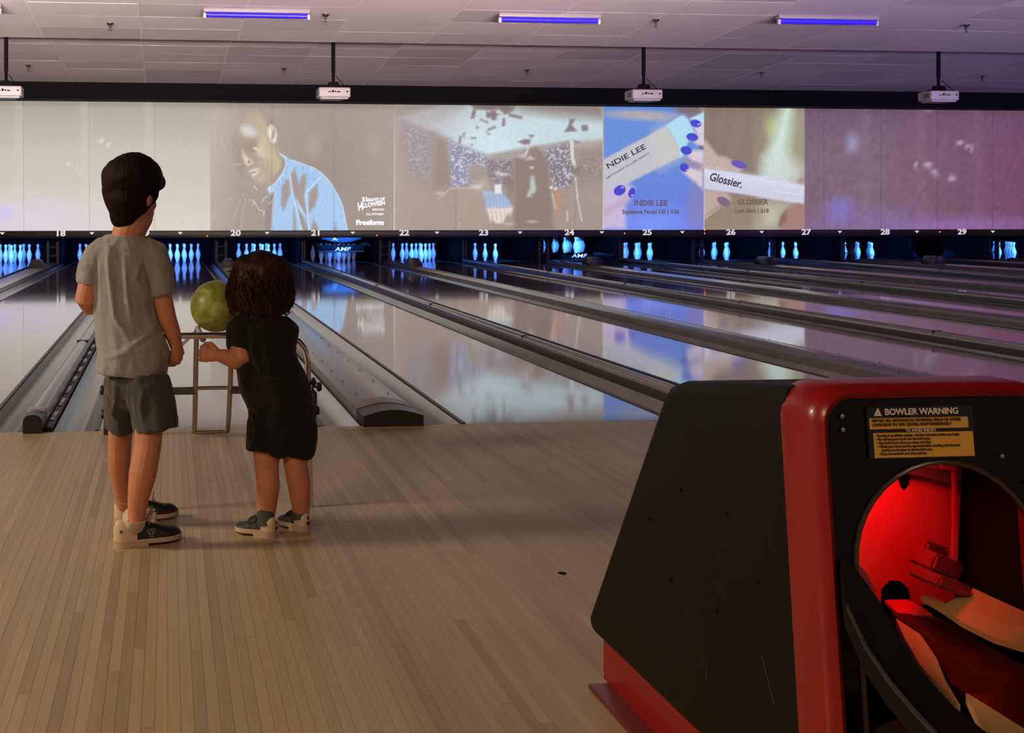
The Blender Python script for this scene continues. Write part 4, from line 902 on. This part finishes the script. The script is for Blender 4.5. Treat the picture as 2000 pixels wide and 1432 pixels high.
# ------------------------------------------------------------------ the two children
KY = -1.80
def K(u, v, d=0): return at(u, v, KY+d)
def organic(name, tubes, voxel, iters, m, parent, disp=None, n=16):
    bm = bmesh.new()
    for t in tubes:
        if t[0] == 'ell':
            _, c, (a, b, cc), rot = t
            r = bmesh.ops.create_uvsphere(bm, u_segments=20, v_segments=14, radius=1)
            Mx = Matrix.Translation(c) @ rot.to_4x4() @ Matrix.Diagonal((a, b, cc, 1))
            for v in r['verts']: v.co = Mx @ v.co
        else:
            pts, rad = t[0], t[1]; kw = t[2] if len(t) > 2 else {}
            add_tube(bm, pts, list(rad) if isinstance(rad, list) else rad, n, **({'round_cap': True} | kw))
    bmesh.ops.recalc_face_normals(bm, faces=bm.faces)
    me = bpy.data.meshes.new(name); bm.to_mesh(me); bm.free()
    tmp = bpy.data.objects.new('tmp', me); COL.objects.link(tmp)
    rm = tmp.modifiers.new('r', 'REMESH'); rm.mode = 'VOXEL'; rm.voxel_size = voxel
    sm_ = tmp.modifiers.new('s', 'SMOOTH'); sm_.factor = .5; sm_.iterations = iters
    dg = bpy.context.evaluated_depsgraph_get(); out = bpy.data.meshes.new_from_object(tmp.evaluated_get(dg)); bpy.data.objects.remove(tmp)
    if disp:
        out.update(); nr = [v.normal.copy() for v in out.vertices]
        for v, q in zip(out.vertices, nr): v.co += q*disp(v.co)
    for p in out.polygons: p.use_smooth = True
    out.materials.clear(); out.materials.append(m); out.name = name
    return link(bpy.data.objects.new(name, out), parent)
I3 = Matrix.Identity(3)
def skin(name, c):
    m = mat(name, c, .5, vary=.10, vscale=25, bump=.04, bscale=200); p = m.node_tree.nodes['Principled BSDF']
    p.inputs['Subsurface Weight'].default_value = .12; p.inputs['Subsurface Radius'].default_value = (.6, .2, .1); p.inputs['Subsurface Scale'].default_value = .01; return m
M_skin = skin('skin', (.56, .225, .125))
M_hair1 = mat('hair_dark_brown', (.010, .005, .0032), .65, spec=.12, bump=.5, bscale=70, stretch=(3, 3, .35))
M_hair2 = mat('hair_brown_curly', (.034, .014, .0065), .65, spec=.2, bump=.6, bscale=60)
M_tee = mat('tee_heather_grey', (.30, .285, .29), .9, vary=.14, vscale=90, bump=.2, bscale=260, sheen=.3)
M_shorts = mat('shorts_charcoal', (.046, .048, .048), .9, bump=.2, bscale=240, sheen=.2)
M_tblack = mat('tee_black', (.0085, .0065, .0065), .85, spec=.3, bump=.25, bscale=200, sheen=.15)
M_sblack = mat('shorts_black', (.0055, .0055, .0068), .85, spec=.3, bump=.3, bscale=180, sheen=.1)
M_cream = mat('shoe_cream', (.66, .50, .33), .45); M_navy = mat('shoe_navy', (.012, .013, .020), .5); M_grey = mat('shoe_charcoal', (.035, .036, .034), .6)
M_sole = mat('shoe_sole', (.55, .38, .27), .6); M_lace = mat('shoe_lace', (.66, .46, .38), .7); M_sockw = mat('sock_cream', (.55, .46, .36), .9); M_sockg = mat('sock_grey', (.07, .07, .068), .9, bump=.3, bscale=200)
M_eye = mat('eye_white', (.7, .68, .66), .2); M_iris = mat('iris_brown', (.03, .015, .008), .2); M_lip = mat('lip', (.45, .14, .10), .45)
def hand(wrist, d, nrm, s=1.0, curl=50, thumb=1):
    """palm, four unequal curled fingers and a thumb; d: wrist to knuckles, nrm: out of the palm"""
    d = Vector(d).normalized(); nrm = Vector(nrm); nrm = (nrm-d*nrm.dot(d)).normalized(); w = d.cross(nrm).normalized()*thumb; wrist = Vector(wrist); T = []
    T.append(([wrist-d*.01*s, wrist+d*.02*s, wrist+d*.050*s], [(.016*s, .013*s), (.024*s, .013*s), (.026*s, .012*s)], {'ref': w}))
    for i, (L, off) in enumerate(((.042, .0215), (.048, .0072), (.044, -.0072), (.034, -.0210))):
        p = wrist+d*(.050 if i else .048)*s+w*off*s; a = R(12); pts = [p-d*.012*s, p]
        for seg, q in ((.44, .7), (.32, 1.15), (.24, .9)):
            a += R(curl)*q*.85; p = p+(d*math.cos(a)+nrm*math.sin(a))*L*seg*1.25*s; pts.append(p.copy())
        T.append((pts, [.0066*s, .0066*s, .0062*s, .0057*s, .0048*s]))
    p = wrist+d*.014*s+w*.018*s; q = (d*.65+w*.55+nrm*.35).normalized(); p1 = p+q*.026*s; p2 = p1+(d*.75+nrm*.62-w*.1).normalized()*.022*s; p3 = p2+(d*.5+nrm*.7-w*.35).normalized()*.015*s
    T.append(([p, p1, p2, p3], [.0105*s, .0090*s, .0080*s, .0062*s])); return T
def head(c, f, s, parent, tilt=0):
    """skull, jaw, nose, ears for the body mesh; f: facing direction in plan"""
    f = Vector((f[0], f[1], 0)).normalized(); r = Vector((f.y, -f.x, 0)); rot = Matrix((r, f, (0, 0, 1))).transposed()
    rot = rot @ Matrix.Rotation(-R(tilt), 3, 'X'); P = lambda x, y, z: Vector(c)+rot @ Vector((x*s, y*s, z*s))
    T = [('ell', P(0, -.008, .012), (.076*s, .090*s, .088*s), rot), ('ell', P(0, .03, -.045), (.056*s, .058*s, .060*s), rot), ('ell', P(0, .058, -.078), (.027*s, .024*s, .020*s), rot),
         ([P(0, .084, -.004), P(0, .098, -.026), P(0, .092, -.034)], [.007*s, .0105*s, .009*s]), ('ell', P(0, .086, -.056), (.020*s, .008*s, .008*s), rot)]
    for q in (-1, 1):
        T += [('ell', P(q*.080, -.006, -.030), (.010*s, .019*s, .027*s), rot @ Matrix.Rotation(R(q*18), 3, 'Z')), ('ell', P(q*.035, .052, -.030), (.026*s, .026*s, .026*s), rot)]
    def feats(body):
        for q in (-1, 1):
            for nm, y, rr, m in (('eye', .068, .0135, M_eye), ('iris', .0775, .0062, M_iris)):
                bm = bmesh.new(); bmesh.ops.create_uvsphere(bm, u_segments=12, v_segments=8, radius=rr*s); finish(bm, nm, m, parent, smooth='all', loc=P(q*.030, y, .002))
        bm = bmesh.new(); bmesh.ops.create_uvsphere(bm, u_segments=12, v_segments=8, radius=1); bmesh.ops.transform(bm, matrix=rot.to_4x4() @ Matrix.Diagonal((.017*s, .005*s, .0055*s, 1)), verts=bm.verts)
        finish(bm, 'lips', M_lip, parent, smooth='all', loc=P(0, .091, -.056))
    return T, feats, P
def shoe(person, heel, toe, W, H, upper, sock, strap, zank, eyelets=True):
    heel = Vector((*heel, 0)); toe = Vector((*toe, 0)); L = (toe-heel).length; fx = (toe-heel)/L; fy = Vector((-fx.y, fx.x, 0))
    Q = lambda x, y, z: heel+fx*x*L+fy*y*W+Vector((0, 0, z))
    wid = lambda x: .36+.14*math.sin(math.pi*min(1, x*1.25)**.8)*(1 if x < .8 else 1) if x < .75 else .5*math.sqrt(max(0, 1-((x-.62)/.385)**2))
    def outline(k, x0, x1, grow=0):
        xs = [x0+(x1-x0)*i/k for i in range(k+1)]
        def hw(x):
            if x < .18: return .34*math.sqrt(max(.02, 1-((.18-x)/.185)**2))+grow
            if x < .70: return .34+.14*math.sin((x-.18)/.52*math.pi/2)**1.3-.05*math.sin((x-.18)/.52*math.pi)+grow
            return .48*math.sqrt(max(.003, 1-((x-.70)/.302)**2))+grow
        return xs, hw
    def top(x):
        if x < .05: return H*(.75+.25*x/.05)
        if x < .38: return H*(1-.05*math.sin((x-.05)/.33*math.pi))
        return H*(.56+.44*max(0, 1-((x-.38)/.42))**1.3)*(1 if x < .84 else max(.5, math.sqrt(max(0, 1-((x-.84)/.185)**2))))
    def part(name, x0, x1, m, parent, k=10, out=0, zb=.020):
        xs, hw = outline(k, x0, x1, out); bm = bmesh.new(); rings = []
        for x in xs:
            h, t = hw(x), top(x)+out*W*.4; narrow = .50 if x < .40 else .35+.3*(x-.4)
            ring = []
            for a in range(0, 181, 15):
                ca, sa = math.cos(R(a)), math.sin(R(a)); y = h*(abs(ca)**.7)*(1 if ca > 0 else -1)*(1-narrow*sa**2*.55); z = zb+(t-zb)*sa**(.42 if x < .36 else .62)
                ring.append(bm.verts.new(Q(x, y, z)))
            rings.append(ring)
        n = len(rings[0])
        for a, b in zip(rings[:-1], rings[1:]):
            for j in range(n-1): bm.faces.new((a[j], a[j+1], b[j+1], b[j]))
            bm.faces.new((a[n-1], a[0], b[0], b[n-1]))
        bm.faces.new(rings[0]); bm.faces.new(rings[-1][::-1])
        return finish(bm, name, m, parent, smooth=True)
    sh = part('shoe', .27, 1.0, upper, person, 14)
    part('heel_counter', 0, .30, M_cream, sh, 8, .012)
    def slab(name, x0, x1, z0, z1, grow, m):
        xs, hw = outline(18, x0, x1, grow); bm = bmesh.new()
        poly = [Q(x, hw(x), 0) for x in xs]+[Q(x, -hw(x), 0) for x in reversed(xs)]
        a = [bm.verts.new(p+Vector((0, 0, z0))) for p in poly]; b = [bm.verts.new(p+Vector((0, 0, z1))) for p in poly]; n = len(a)
        bm.faces.new(a[::-1]); bm.faces.new(b)
        for j in range(n): bm.faces.new((a[j], a[(j+1) % n], b[(j+1) % n], b[j]))
        bmesh.ops.remove_doubles(bm, verts=bm.verts, dist=.0003)
        return finish(bm, name, m, sh, smooth=True)
    slab('sole', 0, 1.0, .010, .0215, .03, M_sole); slab('heel_block', 0, .46, 0, .0125, .035, M_sole); slab('sole_line', .02, .99, .0215, .0235, .034, M_cream)
    slab('tread', .45, .97, .006, .0105, 0, mat('tread_dark', (.06, .03, .02), .7))
    # tongue and collar opening, sock
    ank = Q(.20, 0, 0)
    tube('sock', [Q(.24, 0, H*.6), Q(.265, 0, H*1.0), Vector(zank)+Vector((0, 0, -.006)), Vector(zank)+Vector((0, 0, .006))], [.031*W/.075, .031*W/.075, .030*W/.075, .031*W/.075], sock, sh, n=18)
    if strap:
        xs, hw = outline(4, .42, .62); bm = bmesh.new(); rows = []
        for x in xs:
            rows.append([bm.verts.new(Q(x, hw(x)*(1.02)*math.cos(R(a)), .020+(top(x)-.014)*abs(math.sin(R(a)))**.75+.005)) for a in range(20, 161, 14)])
        for a, b in zip(rows[:-1], rows[1:]):
            for j in range(len(a)-1): bm.faces.new((a[j], a[j+1], b[j+1], b[j]))
        bmesh.ops.solidify(bm, geom=bm.faces[:], thickness=.004); finish(bm, 'strap', M_grey, sh, smooth=True)
    else:
        for i in range(4):
            x = .42+.065*i; z = top(x)+.002
            tube('lace', [Q(x, -.24, z-.012), Q(x, 0, z+.003), Q(x+.03, .24, z-.012)], .0035, M_lace, sh, n=8, round_cap=True)
        x = .43; z = top(x)+.008
        for s in (-1, 1):
            loop = [Q(x, 0, z), Q(x+.06, s*.14, z+.016), Q(x+.12, s*.34, z+.008), Q(x+.10, s*.44, z-.012), Q(x+.04, s*.30, z-.008), Q(x, 0, z)]
            tube('lace_bow', loop, [.005, .008, .010, .010, .008, .005], M_lace, sh, n=8)
        for x in ((.52, .57) if eyelets else ()):
            o = lathe('eyelet', [(.005, 0), (.005, .002), (.002, .0022)], (0, 0, 0), M_cream, sh, 10); o.matrix_basis = Matrix.Translation(Q(x, -.40, top(x)*.62)) @ (-fy).to_track_quat('Z', 'Y').to_matrix().to_4x4()
    # size mark on the heel, badge on the side
    back = Q(-.018, 0, H*.55)
    rot = (-fx).to_track_quat('Z', 'Y').to_matrix().to_4x4()
    if strap:
        o = text('size_mark', 'S', .016, M_navy, sh, (0, 0, 0), bold=.0005, ext=.001); o.matrix_basis = Matrix.Translation(Q(-.012, 0, H*.72)) @ rot
        o = text('size_mark', '28', .014, M_navy, sh, (0, 0, 0), bold=.0005, ext=.001); o.matrix_basis = Matrix.Translation(Q(-.012, 0, H*.45)) @ rot
    else:
        rs = (-fy).to_track_quat('Z', 'Y').to_matrix().to_4x4()
        o = text('size_mark', '4', .014, M_navy, sh, (0, 0, 0), bold=.0005, ext=.001); o.matrix_basis = Matrix.Translation(Q(.06, -.36, H*.62)) @ rs
        pts = [Q(.43, -.425, H*.60), Q(.56, -.435, H*.62), Q(.50, -.465, H*.30)]
        tube('side_badge', pts+[pts[0]], .0013, mat('badge_grey', (.35, .33, .28), .5), sh, n=6)
        cb = (pts[0]+pts[1]+pts[2])/3-fy*.002; ring = [cb+fx*.006*math.cos(R(a))+Vector((0, 0, .006*math.sin(R(a)))) for a in range(0, 361, 40)]
        tube('side_badge', ring, .0011, mat('badge_grey'), sh, n=6)
    return sh
def folds(amp, k, seed, ridges=(), rear=1):
    def f(p):
        q = Vector((p.x*k+seed, p.y*k, p.z*k*.45)); a = noise.noise(q); b = noise.noise(q*2.1+Vector((3, 1, 7)))
        h = amp*(1.3*a+.9*(.25-abs(b))-.5*abs(noise.noise(q*.9+Vector((5, 5, 5)))))
        if ridges:
            u, v = proj(p.x, p.y, p.z)
            for pts, wd, ht, y_max in ridges:
                if p.y > y_max: continue
                d = 1e9; e = 1
                for i in range(len(pts)-1):
                    (ax, ay), (bx, by) = pts[i], pts[i+1]; ex, ey = bx-ax, by-ay; t = max(0, min(1, ((u-ax)*ex+(v-ay)*ey)/(ex*ex+ey*ey)))
                    dd = math.hypot(u-ax-t*ex, v-ay-t*ey)
                    if dd < d: d = dd; e = math.sin(math.pi*(.08+.84*(i+t)/(len(pts)-1)))
                h += ht*math.exp(-(d/wd)**2)*e
        return h
    return f

# ---- the older child
boy = thing('person', 'child in a grey t-shirt and charcoal shorts standing left of the ramp', 'person', (-.06, -1.78, 0), 'children at the ramp')
Tt, feats, HP = head(K(259, 372, .015), (.60, .80), 1.0, boy, 20)
body = Tt+[([K(262, 420, .0), K(248, 452, -.005), K(243, 492, 0)], [.043, .047, .050]), ('ell', K(277, 414, .035), (.040, .050, .046), I3), ([K(272, 425, .02), K(256, 452, .0)], [.045, .046]),
     ([K(243, 490), K(240, 560), K(246, 640), K(266, 740)], [(.08, .058), (.078, .060), (.072, .058), (.070, .060)], {'ref': (1, 0, 0)}),
     ([K(283, 745, -.03), K(292, 800, -.068), K(289, 868, -.09), K(279, 925, -.105), K(270, 975, -.11), K(266, 1016, -.115)], [.055, .050, .043, .0445, .034, .026]),
     ([K(246, 745, .04), K(237, 800, .07), K(234, 868, .10), K(233, 915, .12), K(238, 955, .135), K(243, 985, .15)], [.050, .043, .039, .037, .030, .025]),
     ([K(266, 1014, -.115), Vector((-.11, -1.88, .045)), Vector((-.04, -1.852, .034))], [.022, .014, .010]), ([K(243, 982, .15), Vector((-.12, -1.60, .045)), Vector((-.06, -1.585, .034))], [.022, .014, .010]),
     ([K(292, 506), K(310, 560), K(326, 622, -.01), K(337, 650, .0), K(344, 676, .01)], [.038, .037, .0315, .027, .021]),
     ([K(196, 506), K(176, 545, -.01), K(167, 583, -.02), K(176, 598, .05), K(196, 600, .13)], [.038, .036, .034, .030, .022])]
body += hand(K(344, 674, .0), (.0, .05, -1), (-.6, .8, 0), .95, 40, 1) + hand(K(196, 600, .13), (.5, .8, .1), (.3, -.2, -1), 1.0, 40, -1)
bodyo = organic('body', body, .0027, 4, M_skin, boy); feats(bodyo)
organic('hair', [('ell', K(259, 350, .0), (.101, .108, .083), I3), ([K(254, 370, -.005), K(247, 398, -.02), K(243, 420, -.012)], [(.096, .09), (.076, .074), (.050, .054)], {'ref': (1, 0, 0)}),
        ('ell', K(291, 353, .05), (.053, .055, .038), Matrix.Rotation(R(12), 3, 'Y')), ('ell', K(229, 368, -.01), (.050, .07, .062), I3), ('ell', K(262, 322, .0), (.07, .08, .04), I3)], .0055, 5, M_hair1, boy,
        lambda p: .0028*noise.noise(Vector((p.x*60, p.y*60, p.z*9)))+.0035*noise.noise(p*22))
sm_b = organic('t_shirt', [([K(243, 459, .0), K(243, 468, 0), K(243, 482, .0), K(243, 505), K(241, 545), K(239, 600), K(250, 650), K(262, 690), K(254, 733)],
        [(.060, .052), (.072, .060), (.098, .074), (.112, .084), (.106, .090), (.100, .090), (.106, .096), (.115, .108), (.116, .112)], {'ref': (1, 0, 0), 'round_cap': False}),
        ([K(278, 492), K(296, 500), K(308, 535), K(315, 576, -.004)], [.052, .055, .051, .047], {'round_cap': False}), ([K(208, 492), K(190, 500), K(179, 525, -.005), K(173, 557, -.012)], [.052, .053, .048, .043], {'round_cap': False})], .0055, 5, M_tee, boy, folds(.0075, 12, 3.0, [([(210, 468), (214, 544), (223, 617), (252, 664)], 5, .012, KY), ([(244, 500), (247, 573), (256, 630)], 5, .011, KY), ([(228, 500), (232, 580), (240, 640)], 6, -.008, KY), ([(272, 520), (264, 545), (276, 560)], 4, .009, KY), ([(300, 640), (270, 668), (235, 690)], 6, .010, KY), ([(205, 700), (250, 690), (315, 672)], 6, .008, KY), ([(283, 505), (292, 545), (298, 578)], 5, -.009, KY), ([(190, 505), (186, 545), (188, 600)], 4, -.009, KY)]))
tube('collar', [K(243, 463, 0)+Vector((.063*math.cos(R(a)), .052*math.sin(R(a)), .006*math.sin(R(a)))) for a in range(0, 361, 20)], .0055, M_tee, boy, n=8)
organic('shorts', [([K(268, 728, .0), K(268, 748)], [(.094, .085), (.104, .096)], {'ref': (1, 0, 0)}), ([K(286, 745, -.03), K(296, 790, -.06), K(305, 843, -.075)], [(.080, .085), (.078, .080), (.074, .078)], {'ref': (1, 0, 0), 'round_cap': False}),
        ([K(247, 745, .03), K(238, 790, .06), K(233, 836, .08)], [(.068, .080), (.060, .074), (.053, .070)], {'ref': (1, 0, 0), 'round_cap': False})], .0055, 5, M_shorts, boy, folds(.0070, 13, 9.0, [([(228, 735), (226, 780), (215, 830)], 5, .008, KY), ([(262, 740), (255, 790), (262, 845)], 5, -.004, KY), ([(280, 760), (275, 800), (280, 840)], 5, .008, KY)]))
shoe(boy, (-.168, -1.902), (.043, -1.826), .078, .088, M_navy, M_sockw, False, K(266, 1020, -.115), False)
shoe(boy, (-.180, -1.624), (.036, -1.560), .078, .088, M_navy, M_sockw, False, K(242, 982, .15))

# ---- the younger child
girl = thing('person', 'small curly-haired child in black clothes standing behind the ramp', 'person', (.35, -1.78, 0), 'children at the ramp')
Tt, feats, HP = head(K(508, 558, .02), (-.25, .97), .93, girl, 15)
body = Tt+[([K(509, 595, .0), K(511, 620, .0), K(513, 645)], [.034, .034, .05]), ([K(513, 645), K(517, 700), K(536, 760), K(548, 800)], [(.07, .055), (.075, .060), (.075, .062), (.075, .065)], {'ref': (1, 0, 0)}),
     ([K(522, 800), K(520, 860), K(521, 915, .0), K(524, 950, -.01), K(521, 985), K(520, 1012, .0)], [.050, .050, .0395, .0385, .034, .028]),
     ([K(576, 800), K(578, 860), K(578, 910, .01), K(584, 945, .02), K(587, 980, .03), K(588, 1003, .04)], [.048, .050, .040, .039, .033, .028]),
     ([K(519, 1010), Vector((.30, -1.80, .03)), Vector((.25, -1.775, .026))], [.022, .016, .010]), ([K(588, 1001, .04), Vector((.435, -1.76, .03)), Vector((.41, -1.73, .026))], [.022, .016, .010]),
     ([K(474, 650), K(469, 678, -.03), K(474, 700, -.045), K(462, 704, -.03), K(443, 698, -.01), K(428, 694, .0)], [.032, .0355, .034, .031, .027, .021]),
     ([K(548, 650), K(556, 690, .08), K(535, 690, .16), K(500, 668, .24)], [.032, .032, .029, .020])]
body += hand(K(428, 694, 0), (-1, .12, .10), (.1, 1, -.12), 1.0, 66, -1) + hand(K(505, 668, .24), (-.6, .8, .3), (.3, .3, -.9), .86, 25, 1)
bodyo = organic('body', body, .0025, 4, M_skin, girl); feats(bodyo)
hair = organic('hair', [('ell', K(509, 540, .0), (.098, .098, .085), I3), ('ell', K(500, 580, -.015), (.088, .075, .060), I3), ('ell', K(540, 578, -.005), (.058, .07, .066), I3), ('ell', K(466, 575, .02), (.042, .05, .062), I3), ('ell', K(528, 600, -.03), (.062, .045, .03), I3)], .005, 4, M_hair2, girl,
        lambda p: .010*noise.noise(p*28)+.005*noise.noise(p*60))
rh = random.Random(5); bm = bmesh.new(); cH = K(509, 555, -.005)
for i in range(620):                                     # loose curls over the hair mass
    a = rh.uniform(0, 360); e = math.degrees(math.asin(rh.uniform(-.55, .98)))
    d = Vector((math.cos(R(a))*math.cos(R(e)), math.sin(R(a))*math.cos(R(e))*.95, math.sin(R(e))))
    if d.y > .75 and d.z < .3: continue
    p = cH+Vector((d.x*.088, d.y*.088, d.z*.086-.004)); L = rh.uniform(.05, .12); cr = rh.uniform(.003, .012); ph = rh.uniform(0, 6.28); tn = rh.uniform(1.0, 2.6); out = Vector((d.x, d.y, 0))
    if out.length > .01: out.normalize()
    pts = []; hor = max(0, d.z)
    for k in range(15):
        t = k/14; sp = ph+tn*6.28*t; fall = L*(t*(1-hor)+hor*t*t)
        pts.append(p+out*(hor*.055*math.sin(t*1.5)+.009*math.sin(t*2.6)+cr*math.cos(sp)*t)+Vector((-out.y, out.x, 0))*cr*math.sin(sp)*(.4+.6*t)+Vector((0, 0, -fall)))
    if pts[-1].z < K(509, 622).z: continue
    add_tube(bm, pts, [rh.uniform(.002, .0032)*(1-.75*k/14) for k in range(15)], 5)
for pts in ([(560, 530), (570, 545), (573, 560), (568, 570), (563, 562), (562, 552)], [(455, 528), (447, 530), (444, 533), (443, 529)], [(562, 580), (570, 592), (567, 604), (559, 608), (556, 600)], [(552, 590), (563, 600), (566, 612), (558, 616), (553, 608)], [(452, 560), (446, 575), (449, 590), (455, 600)], [(548, 500), (558, 508), (564, 520), (566, 532)]):
    P_ = [K(u, v, -.02) for u, v in pts]; add_tube(bm, P_, [.0026*(1-.6*k/len(P_)) for k in range(len(P_))], 5)
o = finish(bm, 'curls', M_hair2, hair, smooth=True); o['kind'] = 'stuff'
organic('t_shirt', [([K(510, 608), K(511, 618), K(513, 634), K(514, 660), K(517, 700), K(529, 738), K(541, 768), K(549, 792)], [(.046, .044), (.070, .060), (.094, .070), (.099, .078), (.100, .084), (.109, .090), (.109, .096), (.108, .098)], {'ref': (1, 0, 0), 'round_cap': False}),
        ([K(488, 636), K(472, 646, -.005), K(467, 683, -.03)], [.048, .050, .042], {'round_cap': False}), ([K(540, 636), K(554, 648, .0), K(558, 690, .06)], [.048, .048, .042], {'round_cap': False})], .0050, 4, M_tblack, girl, folds(.0075, 15, 2.0, [([(480, 740), (530, 745), (590, 735)], 5, .009, KY), ([(490, 765), (550, 772), (605, 762)], 5, -.006, KY), ([(475, 700), (520, 712), (575, 690)], 6, .008, KY), ([(492, 640), (495, 690), (510, 730)], 5, .008, KY)]))
organic('shorts', [([K(549, 780), K(549, 800), K(549, 835)], [(.103, .094), (.108, .099), (.111, .1)], {'ref': (1, 0, 0)}), ([K(517, 825), K(514, 855), K(513, 879)], [(.060, .075), (.060, .074), (.0585, .072)], {'ref': (1, 0, 0), 'round_cap': False}), ([K(580, 825), K(583, 855), K(583, 882, .01)], [(.060, .075), (.060, .074), (.0585, .072)], {'ref': (1, 0, 0), 'round_cap': False})], .0050, 3, M_sblack, girl, folds(.0075, 17, 6.0, [([(488, 800), (500, 840), (490, 875)], 4, .010, KY), ([(547, 820), (546, 850), (546, 885)], 4, -.006, KY), ([(500, 800), (560, 806), (610, 798)], 4, -.008, KY)]))
shoe(girl, (.348, -1.838), (.222, -1.762), .070, .064, M_grey, M_sockg, True, K(520, 1012, 0))
shoe(girl, (.458, -1.790), (.378, -1.685), .070, .064, M_grey, M_sockg, True, K(588, 1000, .04))
